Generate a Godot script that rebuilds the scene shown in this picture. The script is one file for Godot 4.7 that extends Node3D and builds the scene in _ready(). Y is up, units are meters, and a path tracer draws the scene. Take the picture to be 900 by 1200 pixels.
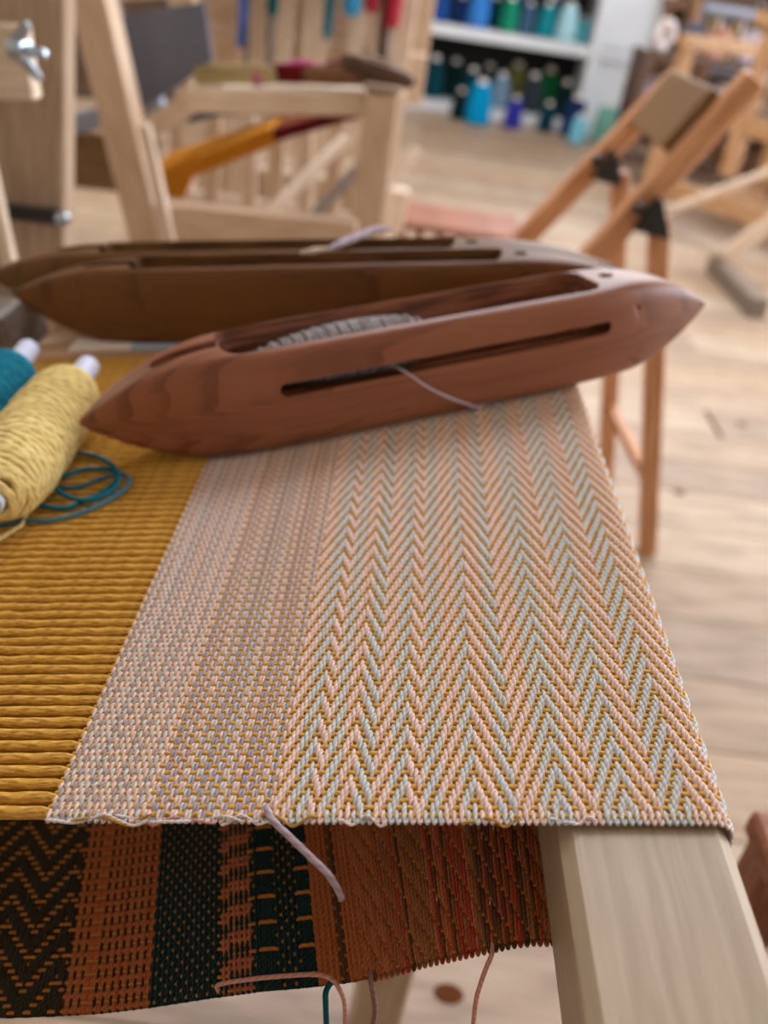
extends Node3D
# A weaving studio: cloth on a loom with boat shuttles, other looms and a yarn shelf behind. Metres, y up.

var M := {}
var loom_frame := Transform3D(Basis(Vector3(0, 0, 1), deg_to_rad(10.404)), Vector3(0.03565, 0.60585, 0.0))   # cloth plane y = 0 of this frame
var rng := RandomNumberGenerator.new()
var boxes := {}


func _ready() -> void:
	rng.seed = 20240611
	var cam := Camera3D.new()
	cam.name = "camera"
	cam.transform = Transform3D(Basis(Vector3(0.99018, 0.13235, -0.04496), Vector3(-0.13620, 0.84125, -0.52320), Vector3(-0.03142, 0.52419, 0.85102)), Vector3(0, 0.8, 0)).orthonormalized()
	var lens := CameraAttributesPhysical.new()
	lens.frustum_focal_length = 20.82
	lens.frustum_focus_distance = 0.272
	lens.frustum_near = 0.01
	lens.frustum_far = 60.0
	lens.exposure_aperture = 4.9
	cam.attributes = lens
	add_child(cam)
	cam.fov = 59.92
	cam.near = 0.01
	var sky_mat := ProceduralSkyMaterial.new()
	sky_mat.sky_top_color = Color(0.72, 0.82, 0.95)
	sky_mat.sky_horizon_color = Color(0.92, 0.95, 0.98)
	sky_mat.ground_bottom_color = Color(0.42, 0.42, 0.38)
	sky_mat.ground_horizon_color = Color(0.75, 0.76, 0.74)
	sky_mat.sky_energy_multiplier = 2.0
	var sky := Sky.new()
	sky.sky_material = sky_mat
	var env := Environment.new()
	env.background_mode = Environment.BG_SKY
	env.sky = sky
	env.tonemap_mode = Environment.TONE_MAPPER_LINEAR
	env.tonemap_exposure = 1.48
	env.sdfgi_enabled = true
	env.ssao_enabled = true
	env.ssil_enabled = true
	var we := WorldEnvironment.new()
	we.name = "world_environment"
	we.environment = env
	add_child(we)
	make_materials()
	make_room()
	make_shelf()
	make_far_side()
	make_stand()
	make_left_looms()
	make_loom()
	make_cloth()
	make_shuttles()
	make_yarns()


# ---------------------------------------------------------------- small helpers
func lin(r: int, g: int, b: int) -> Color:
	return Color8(r, g, b).srgb_to_linear()


func part(parent: Node, called: String, mesh: Mesh, mat: Material, xf := Transform3D.IDENTITY) -> MeshInstance3D:
	var o := MeshInstance3D.new()
	o.name = called
	o.mesh = mesh
	if mat:
		o.material_override = mat
	o.transform = xf
	parent.add_child(o, true)
	return o


func numbered(called: String) -> String:
	if not has_node(called):
		return called
	var i := 1
	while has_node("%s_%03d" % [called, i]):
		i += 1
	return "%s_%03d" % [called, i]


func thing(called: String, label: String, category: String, xf := Transform3D.IDENTITY, group := "") -> Node3D:
	var o := Node3D.new()
	o.name = numbered(called)
	o.transform = xf
	add_child(o)
	tag(o, label, category, group)
	return o


func tag(o: Node, label: String, category: String, group := "") -> void:
	o.set_meta("label", label)
	o.set_meta("category", category)
	if group:
		o.set_meta("group", group)


func struct(called: String, mesh: Mesh, mat: Material, xf := Transform3D.IDENTITY, parent: Node = self) -> MeshInstance3D:
	var o := part(parent, called, mesh, mat, xf)
	if parent == self:
		o.set_meta("kind", "structure")
	return o


func at(x: float, y: float, z: float, yaw := 0.0) -> Transform3D:
	return Transform3D(Basis(Vector3.UP, deg_to_rad(yaw)), Vector3(x, y, z))


func cbox(size: Vector3, c := 0.0015) -> ArrayMesh:
	# a box with chamfered edges
	var key := "%.4f %.4f %.4f %.4f" % [size.x, size.y, size.z, c]
	if boxes.has(key):
		return boxes[key]
	var h := size / 2.0
	c = minf(c, minf(h.x, minf(h.y, h.z)) * 0.45)
	var st := SurfaceTool.new()
	st.begin(Mesh.PRIMITIVE_TRIANGLES)
	var ax := [Vector3.RIGHT, Vector3.UP, Vector3.BACK]
	var hs := [h.x, h.y, h.z]
	for k in 3:
		for s in [-1.0, 1.0]:
			var n: Vector3 = ax[k] * s
			var u: Vector3 = ax[(k + 1) % 3]
			var v: Vector3 = ax[(k + 2) % 3]
			var hu: float = hs[(k + 1) % 3] - c
			var hv: float = hs[(k + 2) % 3] - c
			var o: Vector3 = n * hs[k]
			quad(st, o - u * hu - v * hv, o + u * hu - v * hv, o + u * hu + v * hv, o - u * hu + v * hv, n)
	for k in 3:
		var a: Vector3 = ax[(k + 1) % 3]
		var b: Vector3 = ax[(k + 2) % 3]
		var l: Vector3 = ax[k] * (hs[k] - c)
		for sa in [-1.0, 1.0]:
			for sb in [-1.0, 1.0]:
				var p: Vector3 = a * sa * hs[(k + 1) % 3] + b * sb * (hs[(k + 2) % 3] - c)
				var q: Vector3 = a * sa * (hs[(k + 1) % 3] - c) + b * sb * hs[(k + 2) % 3]
				quad(st, p - l, p + l, q + l, q - l, (a * sa + b * sb).normalized())
	for sx in [-1.0, 1.0]:
		for sy in [-1.0, 1.0]:
			for sz in [-1.0, 1.0]:
				var p := Vector3(sx * h.x, sy * (h.y - c), sz * (h.z - c))
				var q := Vector3(sx * (h.x - c), sy * h.y, sz * (h.z - c))
				var r := Vector3(sx * (h.x - c), sy * (h.y - c), sz * h.z)
				tri(st, p, q, r, Vector3(sx, sy, sz).normalized())
	var m := st.commit()
	boxes[key] = m
	return m


func tri(st: SurfaceTool, a: Vector3, b: Vector3, c: Vector3, n: Vector3) -> void:
	if (b - a).cross(c - a).dot(n) > 0.0:
		var t := b
		b = c
		c = t
	for p in [a, b, c]:
		st.set_normal(n)
		st.set_uv(Vector2(p.x + p.z, p.y + p.z * 0.3))
		st.add_vertex(p)


func quad(st: SurfaceTool, a: Vector3, b: Vector3, c: Vector3, d: Vector3, n: Vector3) -> void:
	tri(st, a, b, c, n)
	tri(st, a, c, d, n)


func beam(parent: Node, called: String, a: Vector3, b: Vector3, w: float, t: float, mat: Material, up := Vector3.UP, c := 0.002) -> MeshInstance3D:
	# a squared timber from a to b; w across, t along up
	var x := (b - a).normalized()
	var z := x.cross(up)
	if z.length() < 0.01:
		z = x.cross(Vector3.RIGHT)
	z = z.normalized()
	var y := z.cross(x)
	return part(parent, called, cbox(Vector3((b - a).length(), t, w), c), mat, Transform3D(Basis(x, y, z), (a + b) / 2.0))


func lathe(profile: PackedVector2Array, segs := 24) -> ArrayMesh:
	# turned round the y axis; profile of (radius, height), from the bottom up
	var vs := PackedVector3Array()
	var ns := PackedVector3Array()
	var uv := PackedVector2Array()
	var idx := PackedInt32Array()
	for i in profile.size() - 1:
		var a := profile[i]
		var b := profile[i + 1]
		var d := (b - a).normalized()
		var first := vs.size()
		for k in segs + 1:
			var t := TAU * k / segs
			for r: Vector2 in [a, b]:
				vs.append(Vector3(cos(t) * r.x, r.y, sin(t) * r.x))
				ns.append(Vector3(cos(t) * d.y, -d.x, sin(t) * d.y))
				uv.append(Vector2(t / TAU * 6.0, r.y * 60.0))
		for k in segs:
			var q := first + k * 2
			idx.append_array([q, q + 1, q + 2, q + 2, q + 1, q + 3])
	return arrays(vs, ns, uv, idx)


func tube(points: PackedVector3Array, radius: float, sides := 7, uneven := 0.0) -> ArrayMesh:
	# a smooth round strand along the points
	var n := points.size()
	var vs := PackedVector3Array()
	var ns := PackedVector3Array()
	var uv := PackedVector2Array()
	var idx := PackedInt32Array()
	var side := Vector3.UP
	var run := 0.0
	for i in n:
		var t := (points[mini(i + 1, n - 1)] - points[maxi(i - 1, 0)]).normalized()
		side = side - t * side.dot(t)
		if side.length() < 0.001:
			side = t.cross(Vector3(0.3, 0.2, 0.9))
		side = side.normalized()
		var other := t.cross(side)
		if i > 0:
			run += points[i].distance_to(points[i - 1])
		var r := radius
		if i == 0 or i == n - 1:
			r *= 0.35
		elif uneven > 0.0:
			r *= 1.0 + uneven * (sin(i * 1.7 + radius * 9000.0) + sin(i * 0.63) + 0.6 * sin(i * 3.1))
		for k in sides + 1:
			var a := TAU * k / sides
			var dir := side * cos(a) + other * sin(a)
			vs.append(points[i] + dir * r)
			ns.append(dir)
			uv.append(Vector2(run / (radius * 4.0), float(k) / sides))
	for i in n - 1:
		for k in sides:
			var a := i * (sides + 1) + k
			var b := a + sides + 1
			idx.append_array([a, a + 1, b, b, a + 1, b + 1])
	return arrays(vs, ns, uv, idx)


func arrays(vs: PackedVector3Array, ns: PackedVector3Array, uv: PackedVector2Array, idx: PackedInt32Array, cols := PackedColorArray()) -> ArrayMesh:
	# turn the triangles so that they all run clockwise seen from outside
	for i in range(0, idx.size(), 3):
		var a := vs[idx[i]]
		if (vs[idx[i + 1]] - a).cross(vs[idx[i + 2]] - a).dot(ns[idx[i]] + ns[idx[i + 1]] + ns[idx[i + 2]]) > 0.0:
			var t := idx[i + 1]
			idx[i + 1] = idx[i + 2]
			idx[i + 2] = t
	var arr := []
	arr.resize(Mesh.ARRAY_MAX)
	arr[Mesh.ARRAY_VERTEX] = vs
	arr[Mesh.ARRAY_NORMAL] = ns
	arr[Mesh.ARRAY_TEX_UV] = uv
	if cols.size():
		arr[Mesh.ARRAY_COLOR] = cols
	arr[Mesh.ARRAY_INDEX] = idx
	var m := ArrayMesh.new()
	m.add_surface_from_arrays(Mesh.PRIMITIVE_TRIANGLES, arr)
	return m


func spline(pts: Array, steps := 8) -> PackedVector3Array:
	var out := PackedVector3Array()
	var n := pts.size()
	for i in n - 1:
		var a: Vector3 = pts[maxi(i - 1, 0)]
		var b: Vector3 = pts[i]
		var c: Vector3 = pts[i + 1]
		var d: Vector3 = pts[mini(i + 2, n - 1)]
		for k in steps:
			out.append(b.cubic_interpolate(c, a, d, float(k) / steps))
	out.append(pts[n - 1])
	return out


# ---------------------------------------------------------------- materials
func ramp(colors: Array, offsets: Array) -> Gradient:
	var g := Gradient.new()
	g.colors = PackedColorArray(colors)
	g.offsets = PackedFloat32Array(offsets)
	return g


func noise_tex(sd: int, freq: float, g: Gradient, size := 512, octaves := 4) -> NoiseTexture2D:
	var f := FastNoiseLite.new()
	f.seed = sd
	f.frequency = freq
	f.fractal_octaves = octaves
	var t := NoiseTexture2D.new()
	t.width = size
	t.height = size
	t.seamless = true
	t.noise = f
	if g:
		t.color_ramp = g
	return t


func wood(dark: Color, mid: Color, light: Color, sd: int, grain := Vector3(1.6, 18, 18), rough := 0.5) -> StandardMaterial3D:
	# long fibres run along the piece's own x axis
	var m := StandardMaterial3D.new()
	m.albedo_texture = noise_tex(sd, 0.012, ramp([dark, mid, light], [0.22, 0.5, 0.8]), 512, 5)
	m.uv1_triplanar = true
	m.uv1_scale = grain
	m.uv1_offset = Vector3(sd * 0.37, sd * 0.11, sd * 0.23)
	m.roughness = rough
	return m


func flat(c: Color, rough := 0.8, metal := 0.0) -> StandardMaterial3D:
	var m := StandardMaterial3D.new()
	m.albedo_color = c
	m.roughness = rough
	m.metallic = metal
	return m


func yarn_mat(c: Color, vertex := false) -> StandardMaterial3D:
	var m := StandardMaterial3D.new()
	m.albedo_color = c
	m.roughness = 0.95
	m.metallic_specular = 0.25
	m.vertex_color_use_as_albedo = vertex
	m.albedo_texture = M.twist_tint
	m.heightmap_enabled = true
	m.heightmap_texture = M.twist
	m.heightmap_scale = 0.02
	m.rim_enabled = true
	m.rim = 0.25
	m.rim_tint = 0.6
	return m


func make_materials() -> void:
	var im := Image.create(32, 32, false, Image.FORMAT_RGB8)
	var tint := Image.create(32, 32, false, Image.FORMAT_RGB8)
	for y in 32:
		for x in 32:
			var s := absf(sin(PI * (2.0 * y / 32.0 + x / 32.0)))
			var v := pow(s, 0.7)
			im.set_pixel(x, y, Color(v, v, v))
			var w := 0.86 + 0.14 * v
			tint.set_pixel(x, y, Color(w, w, w))
	M.twist = ImageTexture.create_from_image(im)
	M.twist_tint = ImageTexture.create_from_image(tint)
	M.maple = wood(Color8(196, 166, 138), Color8(208, 180, 152), Color8(216, 190, 164), 3)
	M.maple_grey = wood(Color8(164, 138, 114), Color8(174, 148, 124), Color8(182, 158, 134), 5)
	M.maple_cream = wood(Color8(214, 190, 164), Color8(224, 202, 178), Color8(232, 212, 190), 7)
	M.beech = wood(Color8(184, 126, 84), Color8(200, 142, 98), Color8(212, 156, 112), 9, Vector3(1.2, 14, 14), 0.45)
	M.panel_brown = wood(Color8(112, 80, 42), Color8(122, 88, 48), Color8(132, 98, 56), 11)
	M.dark_wood = wood(Color8(58, 38, 26), Color8(84, 56, 38), Color8(104, 72, 50), 13)
	M.red_wood = wood(Color8(118, 66, 42), Color8(142, 84, 56), Color8(160, 100, 70), 15)
	M.block = wood(Color8(104, 90, 76), Color8(122, 106, 92), Color8(134, 118, 104), 17)
	M.black = flat(Color8(26, 26, 28), 0.45)
	M.steel = flat(Color8(176, 190, 204), 0.28, 1.0)
	M.strap = flat(Color8(146, 152, 166), 0.6)
	M.dark_panel = flat(Color8(100, 106, 124), 0.3)
	M.white_paint = flat(Color8(226, 230, 234), 0.5)
	M.wall = flat(Color8(226, 220, 208), 0.9)
	M.ceiling = flat(Color8(240, 236, 228), 0.9)
	M.tube = flat(Color8(206, 212, 232), 0.35)
	M.pale_cloth = flat(Color8(236, 226, 216), 0.9)
	M.blue_cloth = flat(Color8(168, 192, 212), 0.9)
	M.glass = flat(Color(0.95, 0.98, 1.0, 0.06), 0.05)
	M.glass.transparency = BaseMaterial3D.TRANSPARENCY_ALPHA
	M.planks = []
	var tones := [Color8(164, 136, 108), Color8(172, 146, 119), Color8(158, 130, 103), Color8(176, 152, 126), Color8(166, 136, 106), Color8(152, 126, 102)]
	for i in tones.size():
		var c: Color = tones[i]
		var m := wood(c.darkened(0.12), c, c.lightened(0.08), 21 + i, Vector3(0.9, 5, 5), 0.5)
		M.planks.append(m)
	M.knot = flat(Color8(92, 54, 30), 0.9)
	M.knot.metallic_specular = 0.1
	M.warp = yarn_mat(Color8(226, 172, 82))
	M.warp.albedo_texture = noise_tex(91, 0.03, ramp([Color(0.80, 0.78, 0.74), Color(0.94, 0.94, 0.93), Color(1, 1, 1)], [0.25, 0.5, 0.75]), 256, 4)
	M.warp.heightmap_texture = noise_tex(92, 0.04, null, 256, 4)
	M.warp.heightmap_scale = 0.03
	M.warp.uv1_scale = Vector3(0.16, 1.0, 1.0)
	M.warp.metallic_specular = 0.12
	M.weft = yarn_mat(Color(1, 1, 1), true)
	M.teal_yarn = yarn_mat(Color8(22, 112, 134))
	M.yellow_yarn = yarn_mat(Color8(234, 208, 138))
	M.cream_yarn = yarn_mat(Color8(226, 202, 140))
	M.grey_yarn = yarn_mat(Color8(156, 148, 148))
	M.lavender_yarn = yarn_mat(Color8(196, 180, 190))
	M.pink_yarn = yarn_mat(Color8(206, 150, 132))
	M.mauve_yarn = yarn_mat(Color8(140, 104, 98))
	M.dark_teal_yarn = yarn_mat(Color8(0, 84, 88))

	M.beam = wood(Color8(160, 139, 113), Color8(168, 147, 121), Color8(175, 154, 128), 41, Vector3(40, 40, 2.4), 0.5)
	M.rail = wood(Color8(190, 150, 116), Color8(206, 168, 136), Color8(220, 186, 156), 43)
	M.tan_wood = wood(Color8(166, 120, 78), Color8(192, 146, 102), Color8(208, 164, 120), 45)
	M.olive_wood = wood(Color8(150, 132, 88), Color8(172, 154, 108), Color8(188, 170, 126), 47)
	M.brown_hull = wood(Color8(96, 62, 34), Color8(126, 86, 52), Color8(146, 104, 66), 49)
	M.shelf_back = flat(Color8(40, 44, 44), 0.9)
	M.tail_yarn = yarn_mat(Color8(176, 156, 164))
	M.slate_yarn = yarn_mat(Color8(88, 98, 114))
	M.shade_panel = wood(Color8(100, 80, 64), Color8(116, 94, 76), Color8(128, 106, 88), 51)
	M.pale_yarn = yarn_mat(Color8(232, 218, 214))
	M.grey_teal = yarn_mat(Color8(74, 122, 140))
	M.orange_yarn = yarn_mat(Color8(214, 140, 40))
	M.orange_dark = yarn_mat(Color8(170, 98, 40))
	M.maroon_yarn = yarn_mat(Color8(108, 26, 34))
	M.rose_yarn = yarn_mat(Color8(212, 84, 150))
	M.blue_yarn = yarn_mat(Color8(66, 98, 172))
	M.cyan_yarn = yarn_mat(Color8(60, 164, 214))
	M.red_yarn = yarn_mat(Color8(176, 50, 70))


# ---------------------------------------------------------------- the cloth
var path := PackedVector2Array()      # the cloth's middle line, seen along the weft
var run_of := PackedFloat32Array()


func make_path() -> void:
	var raw := PackedVector2Array()
	raw.append(Vector2(-0.1120, -0.0013))
	raw.append(Vector2(0.0712, -0.0013))
	for i in range(1, 9):      # over the breast beam's rounded edge
		var a := PI / 2 - PI / 2 * i / 8.0
		raw.append(Vector2(0.0712 + 0.0052 * cos(a), -0.0065 + 0.0052 * sin(a)))
	for i in 9:
		var a := -PI / 2 * i / 8.0
		raw.append(Vector2(0.0712 + 0.0052 * cos(a), -0.0505 + 0.0052 * sin(a)))
	for p in [[26.0, -55.6], [20.0, -56.8], [8.0, -61.5], [-7.0, -67.4], [-19.0, -73.6], [-30.4, -78.6], [-45.0, -82.0], [-63.0, -85.2], [-80.0, -89.6], [-100.0, -95.4], [-118.0, -99.6], [-136.0, -102.0], [-154.0, -103.6], [-180.0, -104.5], [-240.0, -104.5]]:
		raw.append(Vector2(p[0], p[1]) / 1000.0)
	path = raw
	var s := 0.0
	run_of.append(0.0)
	for i in range(1, raw.size()):
		s += raw[i].distance_to(raw[i - 1])
		run_of.append(s)


func on_path(s: float) -> Array:
	var i := clampi(run_of.bsearch(s), 1, path.size() - 1)
	var k := clampf((s - run_of[i - 1]) / (run_of[i] - run_of[i - 1]), 0.0, 1.0)
	var t := (path[i] - path[i - 1]).normalized()
	var t0 := (path[i - 1] - path[maxi(i - 2, 0)]).normalized() if i > 1 else t
	var t1 := (path[mini(i + 1, path.size() - 1)] - path[i]).normalized() if i < path.size() - 1 else t
	var tt := ((t0 + t) * (1.0 - k) + (t + t1) * k).normalized()
	return [path[i - 1].lerp(path[i], k), Vector2(-tt.y, tt.x)]


var pick_kind := PackedInt32Array()    # 0 pink, 1 pale blue, 2 mauve; from 10 on the colours of the lower cloth
var pick_shift := PackedInt32Array()
var pick_zone := PackedInt32Array()
const PITCH := 0.00098
const END := 0.0025
const ENDS := 140
const Z_NEAR := -0.163


func over(e: int, p: int) -> bool:
	# whether weft p lies above end e
	var sh := pick_shift[p]
	match pick_zone[p]:
		0:
			return posmod(e + p, 2) == 0
		1:
			return posmod(e + p / 2, 2) == 0
		2:
			if e < 1:
				return posmod(p, 2) == 0
			return posmod(e - sh, 4) < 2
		3:                              # long weft floats with a few dots of warp
			return posmod(e * 3 + p * 2, 5) == 0       # from here on the inner face is the one in view
		4:                              # orange with dark dots
			return posmod(e, 2) == (0 if pick_kind[p] == 17 else 1)
		5:                              # green with gold floats
			return posmod(e, 4) == 1
		6:                              # dotted green
			return posmod(e * 2 + p, 4) == 0
		7:                              # blocks of salmon floats on green
			return (posmod(e + p / 8, 4) < 2) != (pick_kind[p] == 12)
		8:                              # broken chevrons
			return posmod(e * 2 - sh, 9) < 3
	return true


func plan_picks() -> void:
	var turns := [-48.0, -38.6, -35.3, -26.7, -21.0, -10.6, -6.7, 8.1, 19.5, 32.0, 40.8, 49.7, 59.0, 66.0, 75.6, 84.0, 92.0, 101.0, 110.0, 118.0, 130.0]
	var bands := [[-43.4, 0], [-38.6, 1], [-35.0, 0], [-30.8, 1], [-26.2, 0], [-21.0, 1], [-15.8, 0], [-10.6, 1], [-6.4, 0], [-0.8, 1], [4.2, 0], [8.3, 1], [14.9, 0], [19.5, 1], [25.8, 0], [32.0, 1], [35.2, 1], [42.0, 0], [47.0, 1], [51.5, 1], [58.5, 0], [63.0, 1], [66.5, 1], [75.0, 0], [78.0, 1], [84.0, 0], [90.0, 1], [96.0, 0], [102.0, 1], [110.0, 0], [130.0, 1]]
	var shift := 0
	var p := 0
	var s := PITCH * 0.5
	while s < run_of[run_of.size() - 1] - PITCH:
		var mm := s * 1000.0 - 112.0       # along the top cloth this is the loom's x
		var zone := 2
		var kind := 0
		if mm < -85.0:
			zone = 0
			kind = [0, 2, 1, 0, 2, 0, 1, 0][p % 8]
			if mm > -104.5 and mm < -101.5 and p % 2 == 0:
				kind = 1
		elif mm < -48.0:
			zone = 1
			kind = [2, 1, 0, 2, 2, 0, 1, 2][p % 8] if p % 3 else 2
			if p % 4 == 0:
				kind = 0
		elif mm < 128.0:
			var up := true
			for t in turns:
				if mm >= t:
					up = turns.find(t) % 2 == 0
			shift += 1 if up else -1
			for b in bands:
				if mm < b[0]:
					kind = b[1]
					break
		else:
			var x := on_path(s)[0].x * 1000.0 as float
			if x > -25.0:
				zone = 3
				kind = [11, 10, 11, 15, 10, 11, 14, 13, 10, 12, 11][int(absf(sin(p * 12.9898)) * 43758.5) % 11]
				if x > 3.0 and x < 8.5 and p % 3:
					kind = 14
				elif x > 12.0 and int(absf(sin(p * 78.233)) * 9137.0) % 5 < 2:
					kind = 13
				elif x < -18.0 and p % 3:
					kind = 15
			elif x > -42.0:
				zone = 6
				kind = 15
				if absf(x + 33.0) < 1.2:
					kind = 13
			elif x > -63.0:
				zone = 5 if x > -46.5 or x < -55.5 and x > -61.0 else 6
				kind = 16
			elif x > -75.0:
				zone = 7
				kind = 12 if p % 2 == 0 else 16
			elif x > -100.0:
				zone = 6
				kind = 16
			elif x > -133.0:
				zone = 4
				kind = 17 if p % 3 == 1 else 15
				if p % 11 == 3:
					kind = 10
			else:
				zone = 8
				kind = 18 if p % 5 else 17
				shift += 1 if (p / 12) % 2 == 0 else -1
		pick_kind.append(kind)
		pick_zone.append(zone)
		pick_shift.append(shift)
		p += 1
		s += PITCH


func palette(k: int) -> Color:
	match k:
		0: return lin(232, 200, 188)
		1: return lin(204, 203, 202)
		2: return lin(172, 158, 164)
		10: return lin(196, 92, 48)
		11: return lin(172, 108, 64)
		12: return lin(206, 116, 84)
		13: return lin(112, 72, 44)
		14: return lin(196, 76, 50)
		15: return lin(198, 112, 64)
		16: return lin(14, 52, 52)
		17: return lin(66, 46, 28)
		18: return lin(52, 50, 34)
	return Color.WHITE


func make_cloth() -> void:
	make_path()
	plan_picks()
	var cloth := thing("woven_cloth", "herringbone cloth of pink and pale blue weft on golden warp, stretched on the loom", "cloth", loom_frame)
	var n := pick_kind.size()
	var here := []
	for p in n:
		here.append(on_path((p + 0.5) * PITCH))
	var groups := {"pink_weft": [0], "pale_blue_weft": [1], "mauve_weft": [2], "rust_weft": [10, 11, 14], "salmon_weft": [12, 15], "brown_weft": [13, 17, 18], "green_weft": [16]}
	var noise := FastNoiseLite.new()
	noise.seed = 5
	noise.frequency = 0.9
	for called in groups:
		var vs := PackedVector3Array()
		var ns := PackedVector3Array()
		var uv := PackedVector2Array()
		var cs := PackedColorArray()
		var idx := PackedInt32Array()
		for p in n:
			if not groups[called].has(pick_kind[p]):
				continue
			var c: Vector2 = here[p][0]
			var nn: Vector2 = here[p][1]
			var low := pick_zone[p] > 2 or (p + 0.5) * PITCH > run_of[20]
			var ends := 62 if low else ENDS
			var N := Vector3(nn.x, nn.y, 0)
			var X := Vector3(nn.y, -nn.x, 0)
			var base := palette(pick_kind[p])
			var wob := rng.randf_range(-0.00012, 0.00012)
			var fat := rng.randf_range(0.94, 1.08)
			if pick_zone[p] == 1:
				fat *= 0.94
			var first := vs.size()
			var rings := ends * 2 + 1
			for i in rings:
				var e0 := (i - 1) / 2
				var h := 0.0
				var r := (0.00060 if pick_zone[p] < 3 else 0.00068) * fat
				var sl := 0.0
				var a := 1.0 if over(e0, p) else -1.0
				if i == 0:
					h = a * 0.2
				elif i % 2 == 1:
					h = a
					var b := 1.0 if over(e0 + 1, p) else -1.0
					var z := 1.0 if over(e0 - 1, p) else -1.0
					sl = (b - z) * 0.5
					if b == a and z != a or z == a and b != a:
						h = a * 0.88
				else:
					var b := 1.0 if over(e0 + 1, p) else -1.0
					h = (a + b) * 0.5 + (0.26 if a != b else 0.0)
					sl = b - a
					if a == b:
						r *= 1.12
				var amp := 0.00072 if pick_zone[p] < 3 else 0.00045
				h *= amp * (1.0 + 0.22 * noise.get_noise_2d(p * 5.3 + 30.0, i * 1.7))
				sl *= amp / END
				var z_at := Z_NEAR - i * END * 0.5
				var tone := 1.0 + 0.16 * noise.get_noise_2d(p * 3.1, i * 0.8)
				if h < 0.0:
					r *= 0.92
				var drift := 0.0003 * noise.get_noise_2d(p * 0.2 + 90.0, i * 0.05) + wob
				var o := Vector3(c.x, c.y, z_at) + N * h + X * drift
				if low:
					o.x += 0.2 * (z_at - Z_NEAR) * clampf((0.03 - c.x) / 0.05, 0.0, 1.0)
				var up := Vector3(N.x, N.y, sl).normalized()
				for k in 6:
					var ang := TAU * k / 6.0 + 0.26
					var d := X * cos(ang) * 1.06 + up * sin(ang)
					vs.append(o + d * r)
					ns.append(d)
					uv.append(Vector2(i * 0.6 + p * 0.37, k / 6.0))
					cs.append(Color(base.r * tone, base.g * tone, base.b * tone))
			for i in rings - 1:
				for k in 6:
					var q := first + i * 6 + k
					var w := first + i * 6 + (k + 1) % 6
					idx.append_array([q, w, q + 6, q + 6, w, w + 6])
			# the turn of the yarn round the near selvedge
			if p % 2 == 0 and p + 1 < n and pick_zone[p] < 4:
				var from := vs.size()
				for i in 6:
					var t := PI * i / 5.0
					var o := Vector3(c.x, c.y, Z_NEAR) + X * (PITCH * 0.5 - PITCH * 0.5 * cos(t)) + Vector3(0, 0, 0.0014 * sin(t)) + N * 0.0002
					var out := (X * (-cos(t)) + Vector3(0, 0, sin(t))).normalized()
					for k in 6:
						var ang := TAU * k / 6.0
						var d := out * cos(ang) + N * sin(ang)
						vs.append(o + d * 0.0005)
						ns.append(d)
						uv.append(Vector2(i * 0.6, k / 6.0))
						cs.append(base)
				for i in 5:
					for k in 6:
						var q := from + i * 6 + k
						var w := from + i * 6 + (k + 1) % 6
						idx.append_array([q, w, q + 6, q + 6, w, w + 6])
		var o2 := part(cloth, called, arrays(vs, ns, uv, idx, cs), M.weft)
		o2.set_meta("kind", "stuff")
	# the warp inside the cloth
	var vs2 := PackedVector3Array()
	var ns2 := PackedVector3Array()
	var uv2 := PackedVector2Array()
	var cs2 := PackedColorArray()
	var gold := lin(220, 166, 74)
	var amber := lin(198, 124, 46)
	var idx2 := PackedInt32Array()
	for e in ENDS:
		var z_at := Z_NEAR - (e + 0.5) * END
		var first := vs2.size()
		var rings := 0
		for p in range(-1, n):
			if e > 61 and p >= 0 and (p + 0.5) * PITCH > run_of[20]:
				break
			var q := maxi(p, 0)
			var c: Vector2 = here[q][0]
			var nn: Vector2 = here[q][1]
			if p < 0:
				c.x -= 0.0012
			var N := Vector3(nn.x, nn.y, 0)
			var h := -0.00036 if over(e, q) else 0.00020
			if p < 0:
				h = 0.0
			if pick_zone[q] == 1:
				h *= 1.2
			elif pick_zone[q] == 5:
				h *= 2.6
			elif pick_zone[q] >= 3:
				h = maxf(h * 1.4, -0.0005)
			var o := Vector3(c.x, c.y, z_at) + N * h
			if pick_zone[q] > 2 or (q + 0.5) * PITCH > run_of[20]:
				o.x += 0.2 * (z_at - Z_NEAR) * clampf((0.03 - c.x) / 0.05, 0.0, 1.0)
			for k in 6:
				var ang := TAU * k / 6.0 + 0.5
				var d := N * sin(ang) * 0.9 + Vector3(0, 0, cos(ang))
				vs2.append(o + d * (0.00086 if pick_zone[q] < 3 else 0.0007 if pick_zone[q] == 5 else 0.00062))
				ns2.append(d)
				uv2.append(Vector2(p * 0.35, k / 6.0))
				cs2.append(gold if pick_zone[q] < 3 else amber)
			rings += 1
		for i in rings - 1:
			for k in 6:
				var a := first + i * 6 + k
				var b := first + i * 6 + (k + 1) % 6
				idx2.append_array([a, b, a + 6, a + 6, b, b + 6])
	var wv := part(cloth, "woven_warp", arrays(vs2, ns2, uv2, idx2, cs2), M.weft)
	wv.set_meta("kind", "stuff")
	# the golden warp not yet woven: the raised ends lie close together, the lowered ones in the gaps beneath
	var strands := []
	for v in 4:
		var pts := PackedVector3Array()
		var wave := FastNoiseLite.new()
		wave.seed = 40 + v
		wave.frequency = 1.0
		for i in 61:
			var x := -0.0052 * i
			var grow := clampf(i / 3.0, 0.0, 1.0)
			pts.append(Vector3(x, 0.0005 * wave.get_noise_1d(i * 0.6) * grow, 0.0006 * wave.get_noise_1d(i * 0.5 + 50.0) * grow))
		strands.append(tube(pts, 0.00166 + 0.00002 * v, 10, 0.035))
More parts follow.
